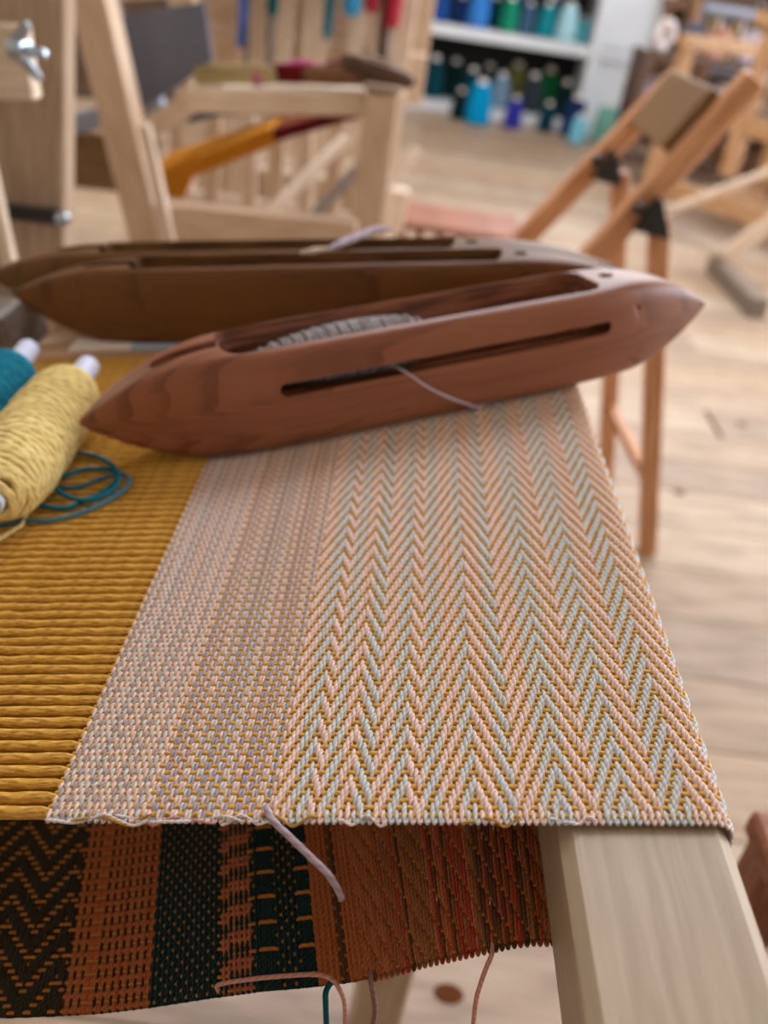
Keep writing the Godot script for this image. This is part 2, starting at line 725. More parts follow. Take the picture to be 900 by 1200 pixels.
	for i in ENDS:
		var pair := i / 2
		var raised := i % 2 == 0
		var z_at := Z_NEAR - (pair + 0.5) * END * 2.0 + (0.0 if raised else END)
		var y := -0.0016 if raised else -0.0052
		if not raised:
			z_at -= END * 2.0
		if i == ENDS - 1:
			continue
		var tilt := Basis(Vector3.RIGHT, rng.randf() * 0.4) * Basis(Vector3.BACK, 0.0 if raised else 0.012)
		part(cloth, "warp_yarn", strands[(i * 7 + i / 3) % 4], M.warp, Transform3D(tilt, Vector3(-0.1095, y, z_at)))
	# loose weft strands that run along the near edge
	for k in 9:
		var x0: float = [-0.112, -0.104, -0.092, -0.084, -0.062, -0.050, -0.030, 0.004, 0.028][k]
		var ln: float = [0.030, 0.022, 0.036, 0.020, 0.018, 0.018, 0.014, 0.016, 0.012][k]
		var pts := []
		for i in 8:
			pts.append(Vector3(x0 + ln * i / 7.0, -0.0006 + 0.0009 * sin(i * 1.9 + k), Z_NEAR + 0.0010 + 0.0012 * sin(i * 1.3 + k * 2.0)))
		part(cloth, "loose_end", tube(spline(pts, 4), 0.00042, 6), [M.pale_yarn, M.warp, M.pale_yarn, M.pink_yarn, M.pale_yarn, M.warp][k % 6])
	# short fibres that stand off the edges
	var fv := PackedVector3Array()
	var fn := PackedVector3Array()
	var fu := PackedVector2Array()
	var fi := PackedInt32Array()
	for i in 420:
		var o := Vector3(rng.randf_range(-0.11, 0.077), rng.randf_range(-0.0015, 0.0006), Z_NEAR + rng.randf_range(-0.001, 0.001))
		var d := Vector3(rng.randf_range(-1, 1), rng.randf_range(-0.6, 0.8), rng.randf_range(0.1, 1.2)).normalized() * rng.randf_range(0.0012, 0.0034)
		if i % 3 == 0:
			o = Vector3(0.0765, rng.randf_range(-0.008, -0.002), rng.randf_range(-0.42, -0.165))
			d = Vector3(rng.randf_range(0.3, 1), rng.randf_range(-0.3, 0.9), rng.randf_range(-1, 1)).normalized() * rng.randf_range(0.001, 0.003)
		var w := d.cross(Vector3(0.3, 0.9, 0.4)).normalized() * 0.00004
		var w2 := d.cross(w).normalized() * 0.00004
		var b := fv.size()
		for q in [o + w, o - w * 0.5 + w2, o - w * 0.5 - w2, o + d]:
			fv.append(q)
			fn.append((q - o - d * 0.3).normalized())
			fu.append(Vector2.ZERO)
		fi.append_array([b, b + 1, b + 3, b + 1, b + 2, b + 3, b + 2, b, b + 3])
	var fz := part(cloth, "fuzz", arrays(fv, fn, fu, fi), M.cream_yarn)
	fz.set_meta("kind", "stuff")


# ---------------------------------------------------------------- shuttles
func shuttle_mesh(a: float, W: float, H: float, tip: float, blunt: float) -> ArrayMesh:
	# the solid hull: rounded-square sections that draw together into a point at each end
	var st := 64
	var rn := 44
	var vs := PackedVector3Array()
	var ns := PackedVector3Array()
	var uv := PackedVector2Array()
	var idx := PackedInt32Array()
	for i in st + 1:
		var t := -cos(PI * i / st)
		var q := absf(t)
		var sw := clampf((q - 0.42) / 0.58, 0.0, 1.0)
		var w := W * 0.5 * (1.0 - pow(sw, blunt)) + 0.0012
		var sh := clampf((q - 0.60) / 0.40, 0.0, 1.0)
		var top := tip + (H - tip) * (1.0 - pow(sh, 2.1)) + 0.0012
		var sb := clampf((q - 0.55) / 0.45, 0.0, 1.0)
		var bot := tip * pow(sb, 2.3) - 0.0012
		bot = maxf(bot, 0.0)
		for k in rn:
			var ang := TAU * k / rn
			var c := cos(ang)
			var s := sin(ang)
			var ex := 2.0 / lerpf(7.5, 5.0, sw)
			var px := signf(c) * pow(absf(c), ex) * w
			var py := (top + bot) / 2.0 + signf(s) * pow(absf(s), ex) * (top - bot) / 2.0
			vs.append(Vector3(t * a, py, px))
			ns.append(Vector3.ZERO)
			uv.append(Vector2(t * 0.5 + 0.5, float(k) / rn))
	for i in st:
		for k in rn:
			var p := i * rn + k
			var r := i * rn + (k + 1) % rn
			idx.append_array([p, r, p + rn, p + rn, r, r + rn])
	for e in 2:
		var ring := st * rn * e
		var mid := vs.size()
		vs.append(Vector3(a * (e * 2 - 1) * 1.002, tip, 0))
		ns.append(Vector3.ZERO)
		uv.append(Vector2(e, 0.5))
		for k in rn:
			if e == 0:
				idx.append_array([mid, ring + (k + 1) % rn, ring + k])
			else:
				idx.append_array([mid, ring + k, ring + (k + 1) % rn])
	# smooth normals from the faces
	for i in range(0, idx.size(), 3):
		var f := (vs[idx[i + 1]] - vs[idx[i]]).cross(vs[idx[i + 2]] - vs[idx[i]])
		for k in 3:
			ns[idx[i + k]] += f
	for i in ns.size():
		var f := ns[i].normalized()
		if f.dot(vs[i] - Vector3(clampf(vs[i].x, -a * 0.9, a * 0.9), tip, 0)) < 0.0:
			f = -f
		ns[i] = f
	return arrays(vs, ns, uv, idx)


func slot_shape(x0: float, x1: float, half: float, r: float) -> PackedVector2Array:
	# a long rounded rectangle
	var out := PackedVector2Array()
	for c in [[x1 - r, half - r, 0.0], [x0 + r, half - r, PI / 2], [x0 + r, -half + r, PI], [x1 - r, -half + r, PI * 1.5]]:
		for i in 6:
			var t: float = c[2] + PI / 2 * i / 5.0
			out.append(Vector2(c[0] + r * cos(t), c[1] + r * sin(t)))
	return out


func cut_down(poly: PackedVector2Array, y0: float, y1: float, mat: Material) -> CSGPolygon3D:
	# removes the outline (x, z) between two heights
	var c := CSGPolygon3D.new()
	c.name = "cut"
	c.polygon = poly
	c.depth = y1 - y0
	c.operation = CSGShape3D.OPERATION_SUBTRACTION
	c.material = mat
	c.transform = Transform3D(Basis(Vector3.RIGHT, Vector3(0, 0, -1), Vector3(0, 1, 0)), Vector3(0, y1, 0))
	return c


func hull_texture(sd: int, dark: Color, mid: Color, light: Color, a: float, W: float, H: float, pith: Vector2) -> ImageTexture:
	# year rings of a real log cut by the curved hull: distance from a leaning pith line
	var w := 640
	var h := 192
	var im := Image.create(w, h, false, Image.FORMAT_RGB8)
	var f := FastNoiseLite.new()
	f.seed = sd
	f.frequency = 1.0
	for j in h:
		var ang := TAU * j / h
		var sx := cos(ang)
		var sy := sin(ang)
		for i in w:
			var t := 2.0 * i / w - 1.0
			var q := absf(t)
			var sw := clampf((q - 0.42) / 0.58, 0.0, 1.0)
			var x := t * a
			var half := W * 0.5 * (1.0 - pow(sw, 1.9))
			var z := signf(sx) * pow(absf(sx), 0.38) * half
			var y := H * 0.5 + signf(sy) * pow(absf(sy), 0.38) * H * 0.5 * (1.0 - 0.5 * sw)
			var bend := 0.006 * f.get_noise_2d(x * 9.0, 3.0)
			var r := Vector2(y - pith.x + bend, z - pith.y + x * 0.035).length()
			r += 0.0012 * f.get_noise_3d(x * 12.0, y * 60.0, z * 60.0)
			var ring := fposmod(r / 0.0062 + 0.35 * f.get_noise_1d(r * 300.0), 1.0)
			var late := pow(ring, 3.0)
			var fibre := f.get_noise_3d(x * 40.0, y * 900.0, z * 900.0)
			var v := clampf(0.62 - 0.42 * late + 0.12 * fibre + 0.14 * f.get_noise_2d(x * 14.0, y * 90.0), 0.0, 1.0)
			var c := dark.lerp(mid, v * 2.0) if v < 0.5 else mid.lerp(light, v * 2.0 - 1.0)
			im.set_pixel(i, j, c)
	return ImageTexture.create_from_image(im)


func shuttle(called: String, label: String, xf: Transform3D, d: Dictionary) -> Node3D:
	var o := thing(called, label, "shuttle", xf, "boat shuttles lying across the warp")
	var skin := StandardMaterial3D.new()
	skin.albedo_texture = hull_texture(d.seed, d.dark, d.mid, d.light, d.a, d.w, d.h, d.pith)
	skin.roughness = d.rough
	skin.metallic_specular = 0.4
	var inner := wood(d.dark, d.mid, d.light, d.seed + 60, Vector3(3.0, 30, 30), 0.55)
	var body := CSGCombiner3D.new()
	body.name = "body"
	o.add_child(body)
	var hull := CSGMesh3D.new()
	hull.name = "hull"
	hull.mesh = shuttle_mesh(d.a, d.w, d.h, d.tip, d.get("blunt", 1.9))
	hull.material = skin
	body.add_child(hull)
	var half: float = d.w / 2.0 - d.wall
	body.add_child(cut_down(slot_shape(d.x0, d.x1, half, half * 0.55), d.floor, d.h + 0.01, inner), true)
	body.add_child(cut_down(slot_shape(d.x0 - 0.0012, d.x1 + 0.0012, half + 0.0012, half * 0.55), d.h - 0.0022, d.h + 0.01, inner), true)
	body.add_child(cut_down(slot_shape(d.x0 - 0.034, d.x0 + 0.01, 0.0045, 0.0044), d.h - 0.013, d.h + 0.01, inner), true)
	body.add_child(cut_down(slot_shape(d.x1 + 0.008, d.x1 + 0.016, 0.004, 0.0039), d.h - 0.016, d.h + 0.01, inner), true)
	if d.has("slot"):
		for s in [1.0]:
			var c := CSGPolygon3D.new()
			c.name = "cut"
			c.polygon = slot_shape(d.slot[0], d.slot[1], 0.0033, 0.0032)
			c.depth = 0.03
			c.operation = CSGShape3D.OPERATION_SUBTRACTION
			c.material = M.slot_dark
			c.transform = Transform3D(Basis.IDENTITY, Vector3(0, d.slot[2], d.w / 2.0 + 0.01))
			body.add_child(c, true)
		for hole in [Vector3(d.slot[1] + 0.018, d.slot[2] + 0.007, d.w / 2.0 - 0.001)]:
			var c := CSGCylinder3D.new()
			c.name = "cut"
			c.radius = 0.0011
			c.height = 0.012
			c.sides = 12
			c.operation = CSGShape3D.OPERATION_SUBTRACTION
			c.material = M.slot_dark
			c.transform = Transform3D(Basis(Vector3.RIGHT, PI / 2), hole)
			body.add_child(c, true)
	return o


func make_shuttles() -> void:
	M.slot_dark = wood(Color8(70, 38, 22), Color8(92, 52, 32), Color8(108, 64, 42), 77)
	M.slot_dark.roughness = 0.95
	M.slot_dark.metallic_specular = 0.05
	var near := shuttle("boat_shuttle", "reddish cherry boat shuttle with long side slot, nearest one, lying across the woven cloth", loom_frame * Transform3D(Basis(Vector3.UP, deg_to_rad(23.45)), Vector3(-0.0069, 0.0004, -0.4346)), {
		"a": 0.1735, "w": 0.0455, "h": 0.050, "tip": 0.0245, "wall": 0.0065, "floor": 0.007, "x0": -0.104, "x1": 0.094, "slot": [-0.083, 0.097, 0.0312], "seed": 31, "rough": 0.40, "pith": Vector2(0.036, -0.034),
		"dark": Color8(90, 48, 30), "mid": Color8(134, 80, 54), "light": Color8(156, 100, 72)})
	# the pirn of grey yarn in its well
	var pirn := thing("pirn", "pirn wound with mottled grey yarn inside the reddish shuttle", "yarn bobbin", near.transform * Transform3D(Basis(Vector3.BACK, -PI / 2), Vector3(-0.100, 0.0355, 0.0)))
	part(pirn, "spindle", lathe(PackedVector2Array([Vector2(0.0, 0.0), Vector2(0.003, 0.0005), Vector2(0.0022, 0.11), Vector2(0.0, 0.112)]), 12), M.steel)
	var pf := PackedVector3Array()
	for i in 84 * 12:
		var k := i / (84.0 * 12.0)
		var r := 0.0142 * pow(sin(PI * clampf(k * 0.78 + 0.08, 0.0, 1.0)), 0.7) if k < 0.82 else lerpf(0.0142 * pow(sin(PI * 0.7196), 0.7), 0.003, (k - 0.82) / 0.18)
		var t := TAU * i / 12.0
		pf.append(Vector3(cos(t) * r, 0.008 + k * 0.100 + 0.003 * sin(i * 0.11), sin(t) * r))
	part(pirn, "yarn_winding", tube(pf, 0.00105, 5), M.grey_yarn)
	var core := PackedVector2Array([Vector2(0.0, 0.008)])
	for i in 12:
		var k := i / 11.0
		core.append(Vector2(0.0136 * pow(sin(PI * clampf(k * 0.80 + 0.08, 0.0, 1.0)), 0.7), 0.009 + k * 0.092))
	core.append(Vector2(0.0, 0.104))
	part(pirn, "yarn_core", lathe(core, 16), M.grey_yarn)
	shuttle("boat_shuttle", "dark walnut boat shuttle lying just behind the reddish shuttle, front one of the brown pair", loom_frame * Transform3D(Basis(Vector3.UP, deg_to_rad(-2.6)), Vector3(-0.076, 0.0004, -0.5385)), {
		"a": 0.195, "w": 0.0345, "h": 0.048, "tip": 0.031, "wall": 0.0055, "floor": 0.02, "x0": -0.112, "x1": 0.114, "seed": 33, "rough": 0.52, "pith": Vector2(0.03, -0.03),
		"dark": Color8(72, 40, 14), "mid": Color8(104, 64, 26), "light": Color8(124, 80, 38)})
	shuttle("boat_shuttle", "dark walnut boat shuttle at the back of the brown pair, its tip reaching furthest left", loom_frame * Transform3D(Basis(Vector3.UP, deg_to_rad(-5.2)), Vector3(-0.099, 0.0004, -0.5825)), {
		"a": 0.2135, "w": 0.0345, "h": 0.0455, "tip": 0.0285, "wall": 0.0055, "floor": 0.018, "x0": -0.125, "x1": 0.11, "seed": 35, "rough": 0.52, "pith": Vector2(0.03, -0.03),
		"dark": Color8(76, 46, 18), "mid": Color8(108, 72, 34), "light": Color8(130, 92, 48)})
	var q := thing("quill", "slim pale lavender quill resting across the rear brown shuttle", "quill", loom_frame)
	part(q, "thread_wrap", tube(PackedVector3Array([Vector3(-0.0665, 0.0505, -0.556), Vector3(-0.058, 0.0515, -0.566), Vector3(-0.045, 0.053, -0.580), Vector3(-0.038, 0.053, -0.588), Vector3(-0.028, 0.0515, -0.592)]), 0.0026, 8), M.lavender_yarn)
	part(q, "tip", tube(PackedVector3Array([Vector3(-0.084, 0.0495, -0.551), Vector3(-0.075, 0.050, -0.553), Vector3(-0.0665, 0.0505, -0.556)]), 0.0024, 8), M.maple_cream)


# ---------------------------------------------------------------- bobbins and loose yarn
func bobbin(called: String, label: String, a: Vector3, b: Vector3, r: float, mat: Material, tube_far: float, turns: int) -> void:
	var y := (b - a).normalized()
	var x := y.cross(Vector3.UP).normalized()
	var ln := (b - a).length()
	var o := thing(called, label, "yarn bobbin", loom_frame * Transform3D(Basis(x, y, x.cross(y)), a), "wound bobbins lying on the warp")
	part(o, "quill_tube", lathe(PackedVector2Array([Vector2(0.0, -0.002), Vector2(0.0044, -0.003), Vector2(0.0062, -0.003), Vector2(0.0062, ln + tube_far), Vector2(0.0044, ln + tube_far), Vector2(0.0044, ln + tube_far - 0.02)]), 20), M.tube)
	var core := PackedVector2Array([Vector2(0.006, 0.0)])
	for i in 13:
		var k := i / 12.0
		core.append(Vector2(r * 0.93 * pow(1.0 - pow(absf(k * 2.0 - 1.0), 5.0), 0.5) + 0.004, ln * (0.01 + 0.98 * k)))
	core.append(Vector2(0.006, ln))
	part(o, "yarn_core", lathe(core, 24), mat)
	for layer in 2:
		var pts := PackedVector3Array()
		var seg := 18
		var total := turns * seg
		for i in total:
			var k := float(i) / total
			var kk := k
			if layer == 1:
				kk = 0.5 - 0.5 * cos(PI * k * 9.0)
			var rr := (r * pow(1.0 - pow(absf(kk * 2.0 - 1.0) * 0.985, 5.0), 0.5) + 0.0035) * (1.0 + 0.02 * layer + 0.012 * sin(i * 0.37))
			var t := TAU * i / seg
			pts.append(Vector3(cos(t) * rr, ln * (0.015 + 0.97 * kk), sin(t) * rr))
		part(o, "yarn_winding", tube(pts, 0.0017, 6), mat)


func loose(called: String, label: String, pts: Array, r: float, mat: Material, cat := "thread", group := "") -> void:
	var v := []
	for p in pts:
		v.append(loom_frame * (Vector3(p[0], p[1], p[2]) / 1000.0))
	var o := part(self, numbered(called), tube(spline(v, 7), r, 7), mat)
	tag(o, label, cat, group)


func make_yarns() -> void:
	bobbin("yarn_bobbin", "bobbin of pale yellow yarn on a white tube at the left edge", Vector3(-0.1845, 0.0192, -0.305), Vector3(-0.1905, 0.0192, -0.424), 0.0135, M.yellow_yarn, 0.026, 34)
	bobbin("yarn_bobbin", "bobbin of teal yarn on a white tube, half cut off at the left edge", Vector3(-0.223, 0.0192, -0.352), Vector3(-0.2335, 0.0192, -0.447), 0.0135, M.teal_yarn, 0.032, 40)
	loose("teal_thread", "teal thread curling in overlapping loops on the golden warp beside the yellow bobbin", [[-204, 1.6, -332], [-190.6, 1.6, -336.6], [-178.5, 1.6, -330.9], [-165.6, 1.6, -327.6], [-158.7, 1.7, -333.2], [-151.2, 2, -342.7], [-149.7, 2.2, -354.5], [-156.9, 2, -367.3], [-168.3, 1.8, -376.5], [-182.6, 2, -380.7], [-189.8, 3.4, -376.0], [-188.8, 3.2, -364.1], [-181.5, 2.8, -349.9], [-169.0, 2.8, -337.7], [-157.0, 3.4, -331.3], [-149.8, 3.4, -336.0], [-147.4, 2.6, -346], [-152, 2.2, -360], [-167.8, 2, -362.6], [-175.3, 2, -356.7], [-187.3, 2, -349]], 1.15 / 1000.0, M.teal_yarn, "thread", "")
	loose("teal_thread", "grey-teal end of thread forming the outermost loop on the golden warp", [[-200, 1.4, -312], [-194.1, 1.4, -312.7], [-181.1, 1.4, -317.8], [-167.9, 1.4, -318.1], [-156.8, 1.4, -324.0], [-147.0, 1.5, -335.3], [-142.5, 1.6, -346.6], [-144.9, 1.6, -354.7], [-150.9, 1.5, -358.2], [-158.8, 1.4, -353.6], [-166.6, 1.4, -346.8], [-178.2, 1.4, -345.7], [-186, 1.4, -340.6]], 1.05 / 1000.0, M.grey_teal)
	loose("yellow_thread", "pale yellow thread end trailing from the yellow bobbin to the left edge", [[-187.8, 1.5, -298.4], [-181.6, 1.5, -310.0], [-179.7, 1.5, -315.4], [-182.1, 1.8, -325.3], [-186, 3, -334]], 0.001, M.cream_yarn)
	loose("yellow_thread", "short pale yellow loop of yarn under the near end of the yellow bobbin", [[-196, 1.5, -313], [-190.4, 1.5, -319.2], [-188.7, 1.6, -323.3], [-191.5, 2.5, -331]], 0.001, M.cream_yarn)
	loose("weft_thread", "thin pale grey thread running from the side slot of the reddish shuttle to the cloth", [[-30, 31, -418], [-17.2, 30.5, -404.0], [-5.7, 22, -403], [7.0, 11, -412], [20, 2.2, -421], [27, 1.2, -428], [33, 0.8, -420]], 0.00055, M.lavender_yarn)
	loose("thread_tail", "frayed lavender yarn tail hanging from the near edge of the cloth", [[-50, 0.8, -166], [-47.4, 0.6, -161.2], [-42.4, -2.5, -158], [-37.1, -5.5, -154.5], [-32.3, -8.5, -151.5], [-30.0, -13, -150.5], [-28.6, -18, -150]], 0.0010, M.tail_yarn)
	loose("hanging_thread", "dark teal thread hanging below the green band of the lower cloth", [[-37, -80, -165], [-39.4, -81, -161.5], [-40.1, -88, -161], [-41.0, -101.7, -161.4], [-42.6, -125, -162]], 0.0010, M.dark_teal_yarn)
	loose("hanging_thread", "salmon pink thread looping along the lower cloth's edge then hanging down", [[-75.5, -85, -163], [-73.7, -78, -161], [-63.4, -74, -160.5], [-52.2, -71, -160], [-42.6, -70, -160], [-37.6, -71.5, -160], [-34.9, -77.8, -160], [-33.8, -88.8, -160], [-36.3, -115, -160]], 0.00075, M.pink_yarn)
	loose("hanging_thread", "twisted mauve thread hanging below the orange band of the lower cloth", [[-24.5, -74, -164], [-24.7, -75, -161.5], [-24.2, -84, -161], [-24.4, -93.8, -161], [-28.1, -118, -161]], 0.00095, M.mauve_yarn)
	loose("hanging_thread", "long pink thread hanging down beside the wooden beam", [[13.6, -59, -165], [13.2, -60, -161.5], [11.5, -66.8, -161], [9.5, -77.3, -161], [8.2, -88.3, -161], [6.6, -120, -161]], 0.0008, M.pink_yarn)


# ---------------------------------------------------------------- the loom that carries the cloth
func make_loom() -> void:
	var o := thing("loom", "pale maple loom frame whose breast beam carries the herringbone cloth", "loom", loom_frame)
	var w := loom_frame.affine_inverse()
	part(o, "breast_beam", cbox(Vector3(0.0450, 0.0498, 0.62), 0.0035), M.beam, Transform3D(Basis.IDENTITY, Vector3(0.0529, -0.0279, -0.255)))
	part(o, "side_rail", cbox(Vector3(0.292, 0.034, 0.088), 0.002), M.rail, Transform3D(Basis.IDENTITY, Vector3(-0.116, -0.0172, -0.5645)))
	part(o, "side_rail", cbox(Vector3(0.50, 0.034, 0.03), 0.002), M.maple, Transform3D(Basis.IDENTITY, Vector3(-0.22, -0.021, 0.034)))
	part(o, "cross_rail", cbox(Vector3(0.034, 0.034, 0.50), 0.002), M.maple, Transform3D(Basis.IDENTITY, Vector3(-0.55, -0.017, -0.27)))
	for s in [[0.075, -0.425, 0.48], [0.09, 0.03, 0.55], [-0.50, -0.56, 0.48], [-0.50, 0.03, 0.48]]:
		beam(o, "leg", w * Vector3(s[0], 0.0, s[1]), w * Vector3(s[0], s[2], s[1]), 0.04, 0.04, M.maple_grey, w.basis * Vector3.BACK)
	var t := thing("cloth_tape", "narrow strip of white and pale blue tape on the rail under the brown shuttles", "tape", loom_frame)
	part(t, "white_strip", cbox(Vector3(0.040, 0.003, 0.020), 0.001), M.pale_cloth, Transform3D(Basis.IDENTITY, Vector3(-0.213, 0.0016, -0.531)))
	part(t, "blue_strip", cbox(Vector3(0.052, 0.0026, 0.020), 0.001), M.blue_cloth, Transform3D(Basis.IDENTITY, Vector3(-0.167, 0.0014, -0.531)))
	var b := part(self, "wooden_block", cbox(Vector3(0.13, 0.10, 0.07), 0.003), M.block, loom_frame * Transform3D(Basis(Vector3.BACK, 0.10), Vector3(-0.337, -0.034, -0.560)))
	tag(b, "grey-brown wooden block at the left edge beside the teal bobbin", "block")


# ---------------------------------------------------------------- the neighbouring looms at the back left
func prism(poly: Array, thick: float) -> ArrayMesh:
	# an outline in x and y with a thickness along z
	var st := SurfaceTool.new()
	st.begin(Mesh.PRIMITIVE_TRIANGLES)
	var n := poly.size()
	var f := Vector3(0, 0, thick / 2.0)
	var mid := Vector3.ZERO
	for p in poly:
		mid += Vector3(p[0], p[1], 0) / n
	for i in n:
		var a := Vector3(poly[i][0], poly[i][1], 0)
		var b := Vector3(poly[(i + 1) % n][0], poly[(i + 1) % n][1], 0)
		tri(st, mid + f, a + f, b + f, Vector3.BACK)
		tri(st, mid - f, a - f, b - f, Vector3.FORWARD)
		var side := (b - a).cross(Vector3.BACK).normalized()
		if side.dot(a - mid) < 0.0:
			side = -side
		quad(st, a - f, b - f, b + f, a + f, side)
	return st.commit()


func make_left_looms() -> void:
	var a := thing("loom", "loom side of a broad upright board with a black rod, at the far left", "loom")
	beam(a, "side_board", Vector3(-0.419, 0.0, -0.865), Vector3(-0.354, 1.13, -0.865), 0.15, 0.03, M.maple_grey, Vector3.BACK)
	beam(a, "rod", Vector3(-0.50, 0.549, -0.842), Vector3(-0.312, 0.555, -0.842), 0.014, 0.012, M.black)
	part(a, "bolt_head", lathe(PackedVector2Array([Vector2(0, -0.004), Vector2(0.007, -0.003), Vector2(0.007, 0.004), Vector2(0.004, 0.006), Vector2(0, 0.0065)]), 6), M.steel, Transform3D(Basis(Vector3.RIGHT, PI / 2), Vector3(-0.309, 0.555, -0.838)))
	beam(a, "batten", Vector3(-0.3625, 0.64, -0.80), Vector3(-0.329, 0.38, -0.80), 0.013, 0.012, M.maple_cream, Vector3.BACK)
	beam(a, "base_rail", Vector3(-0.41, 0.03, -1.05), Vector3(-0.41, 0.03, -0.62), 0.06, 0.06, M.maple_grey)
	beam(a, "arm", Vector3(-0.46, 0.676, -0.79), Vector3(-0.3085, 0.6915, -0.79), 0.02, 0.055, M.maple_cream)
	var wx := Transform3D(Basis(Vector3.UP, deg_to_rad(-24)) * Basis(Vector3.BACK, -PI / 2), Vector3(-0.318, 0.702, -0.778))
	var wing := Node3D.new()
	wing.name = "wing_nut"
	wing.transform = wx.scaled_local(Vector3.ONE * 1.25)
	a.add_child(wing)
	part(wing, "bolt", lathe(PackedVector2Array([Vector2(0, 0), Vector2(0.0034, 0.0), Vector2(0.0034, 0.024), Vector2(0.0022, 0.0265), Vector2(0, 0.027)]), 14), M.steel)
	part(wing, "hub", lathe(PackedVector2Array([Vector2(0.0075, 0.0), Vector2(0.0075, 0.002), Vector2(0.006, 0.0105), Vector2(0.0035, 0.0112)]), 18), M.steel)
	for s in [-1.0, 1.0]:
		var ear := prism([[0.004 * s, 0.002], [0.008 * s, 0.003], [0.0165 * s, 0.012], [0.0175 * s, 0.0165], [0.0145 * s, 0.018], [0.0095 * s, 0.0140], [0.004 * s, 0.0095]], 0.0032)
		part(wing, "wing", ear, M.steel, Transform3D(Basis(Vector3.UP, deg_to_rad(14)), Vector3.ZERO))

	var b := thing("loom", "cream loom frame with leaning upright, square post and orange warp, behind the brown shuttles", "loom")
	beam(b, "leaning_upright", Vector3(-0.228, 0.0, -1.225), Vector3(-0.468, 1.0, -1.225), 0.044, 0.05, M.maple, Vector3.BACK)
	beam(b, "side_batten", Vector3(-0.262, 0.30, -1.19), Vector3(-0.329, 0.585, -1.19), 0.014, 0.016, M.maple_cream, Vector3.BACK)
	beam(b, "lower_rail", Vector3(-0.36, 0.459, -1.22), Vector3(-0.05, 0.474, -1.22), 0.03, 0.050, M.maple)
	beam(b, "square_post", Vector3(-0.037, 0.0, -1.284), Vector3(-0.0405, 0.652, -1.284), 0.045, 0.05, M.maple, Vector3.BACK)
	beam(b, "post_cap", Vector3(-0.0405, 0.655, -1.284), Vector3(-0.0406, 0.662, -1.284), 0.050, 0.055, M.maple_grey, Vector3.BACK)
	beam(b, "upper_rail", Vector3(-0.30, 0.606, -1.31), Vector3(-0.063, 0.634, -1.31), 0.06, 0.030, M.maple_cream)
	beam(b, "cross_rail", Vector3(-0.0405, 0.30, -1.30), Vector3(-0.0405, 0.30, -1.95), 0.03, 0.05, M.maple)
	beam(b, "rear_post", Vector3(-0.04, 0.0, -1.95), Vector3(-0.04, 0.58, -1.95), 0.045, 0.045, M.maple, Vector3.BACK)
	beam(b, "rear_post", Vector3(-0.46, 0.0, -1.95), Vector3(-0.46, 1.0, -1.95), 0.045, 0.045, M.maple, Vector3.BACK)
	beam(b, "rear_rail", Vector3(-0.46, 0.47, -1.93), Vector3(-0.04, 0.50, -1.93), 0.03, 0.10, M.maple_cream)
	beam(b, "rear_rail", Vector3(-0.46, 0.30, -1.93), Vector3(-0.04, 0.30, -1.93), 0.03, 0.07, M.maple_cream)
	for i in 6:
		var x := -0.33 + 0.052 * i
		beam(b, "shaft_stick", Vector3(x + 0.02 * (i % 2), 0.28, -1.62 - 0.03 * (i % 3)), Vector3(x, 0.56 - 0.01 * (i % 2), -1.62 - 0.03 * (i % 3)), 0.026, 0.012, M.maple_cream if i % 2 else M.maple, Vector3.BACK)
	for i in 3:
		beam(b, "treadle", Vector3(-0.24 + 0.07 * i, 0.39, -1.42), Vector3(-0.10 + 0.06 * i, 0.545, -1.56), 0.018, 0.014, [M.maple_cream, M.block, M.maple][i])
	for i in 7:
		beam(b, "warp_band", Vector3(-0.365, 0.474 + 0.002 * i, -1.36 - 0.018 * i), Vector3(-0.19, 0.566, -1.36 - 0.018 * i), 0.017, 0.024, M.orange_yarn)
		beam(b, "woven_band", Vector3(-0.19, 0.566, -1.36 - 0.018 * i), Vector3(-0.066, 0.618, -1.36 - 0.018 * i), 0.017, 0.017, [M.maroon_yarn, M.orange_dark, M.maroon_yarn, M.maroon_yarn, M.orange_dark, M.maroon_yarn, M.orange_dark][i])
	for i in 5:
		beam(b, "hanging_warp", Vector3(-0.352 + 0.014 * i, 0.495 + 0.008 * i, -1.352), Vector3(-0.346 + 0.006 * i, 0.462, -1.350), 0.013, 0.006, M.orange_yarn, Vector3.BACK)
	for i in 4:
		beam(b, "slate_fold", Vector3(-0.325 + 0.02 * i, 0.566 + 0.008 * i, -1.40 - 0.02 * i), Vector3(-0.25 + 0.02 * i, 0.592 - 0.004 * i, -1.42 - 0.02 * i), 0.03, 0.014, [M.slate_yarn, M.block][i % 2])
	beam(b, "back_panel", Vector3(-0.62, 0.625, -1.74), Vector3(-0.43, 0.640, -1.74), 0.02, 0.22, M.shade_panel)
	beam(b, "tan_panel", Vector3(-0.56, 0.45, -1.55), Vector3(-0.40, 0.455, -1.55), 0.02, 0.09, M.panel_brown)
	beam(b, "grey_rail", Vector3(-0.56, 0.50, -1.52), Vector3(-0.39, 0.565, -1.52), 0.03, 0.030, M.strap)
	part(b, "metal_plate", prism([[-0.399, 0.691], [-0.285, 0.722], [-0.272, 0.655], [-0.318, 0.616], [-0.372, 0.578]], 0.012), M.dark_panel, at(0, 0, -1.32))
	beam(b, "plate_frame", Vector3(-0.405, 0.71, -1.325), Vector3(-0.368, 0.565, -1.325), 0.016, 0.02, M.dark_wood, Vector3.BACK)
	beam(b, "top_rail", Vector3(-0.45, 0.712, -1.335), Vector3(-0.25, 0.752, -1.335), 0.02, 0.03, M.maple_cream)
	beam(b, "slanting_arm", Vector3(-0.36, 0.555, -1.33), Vector3(-0.255, 0.632, -1.33), 0.03, 0.03, M.maple_cream)

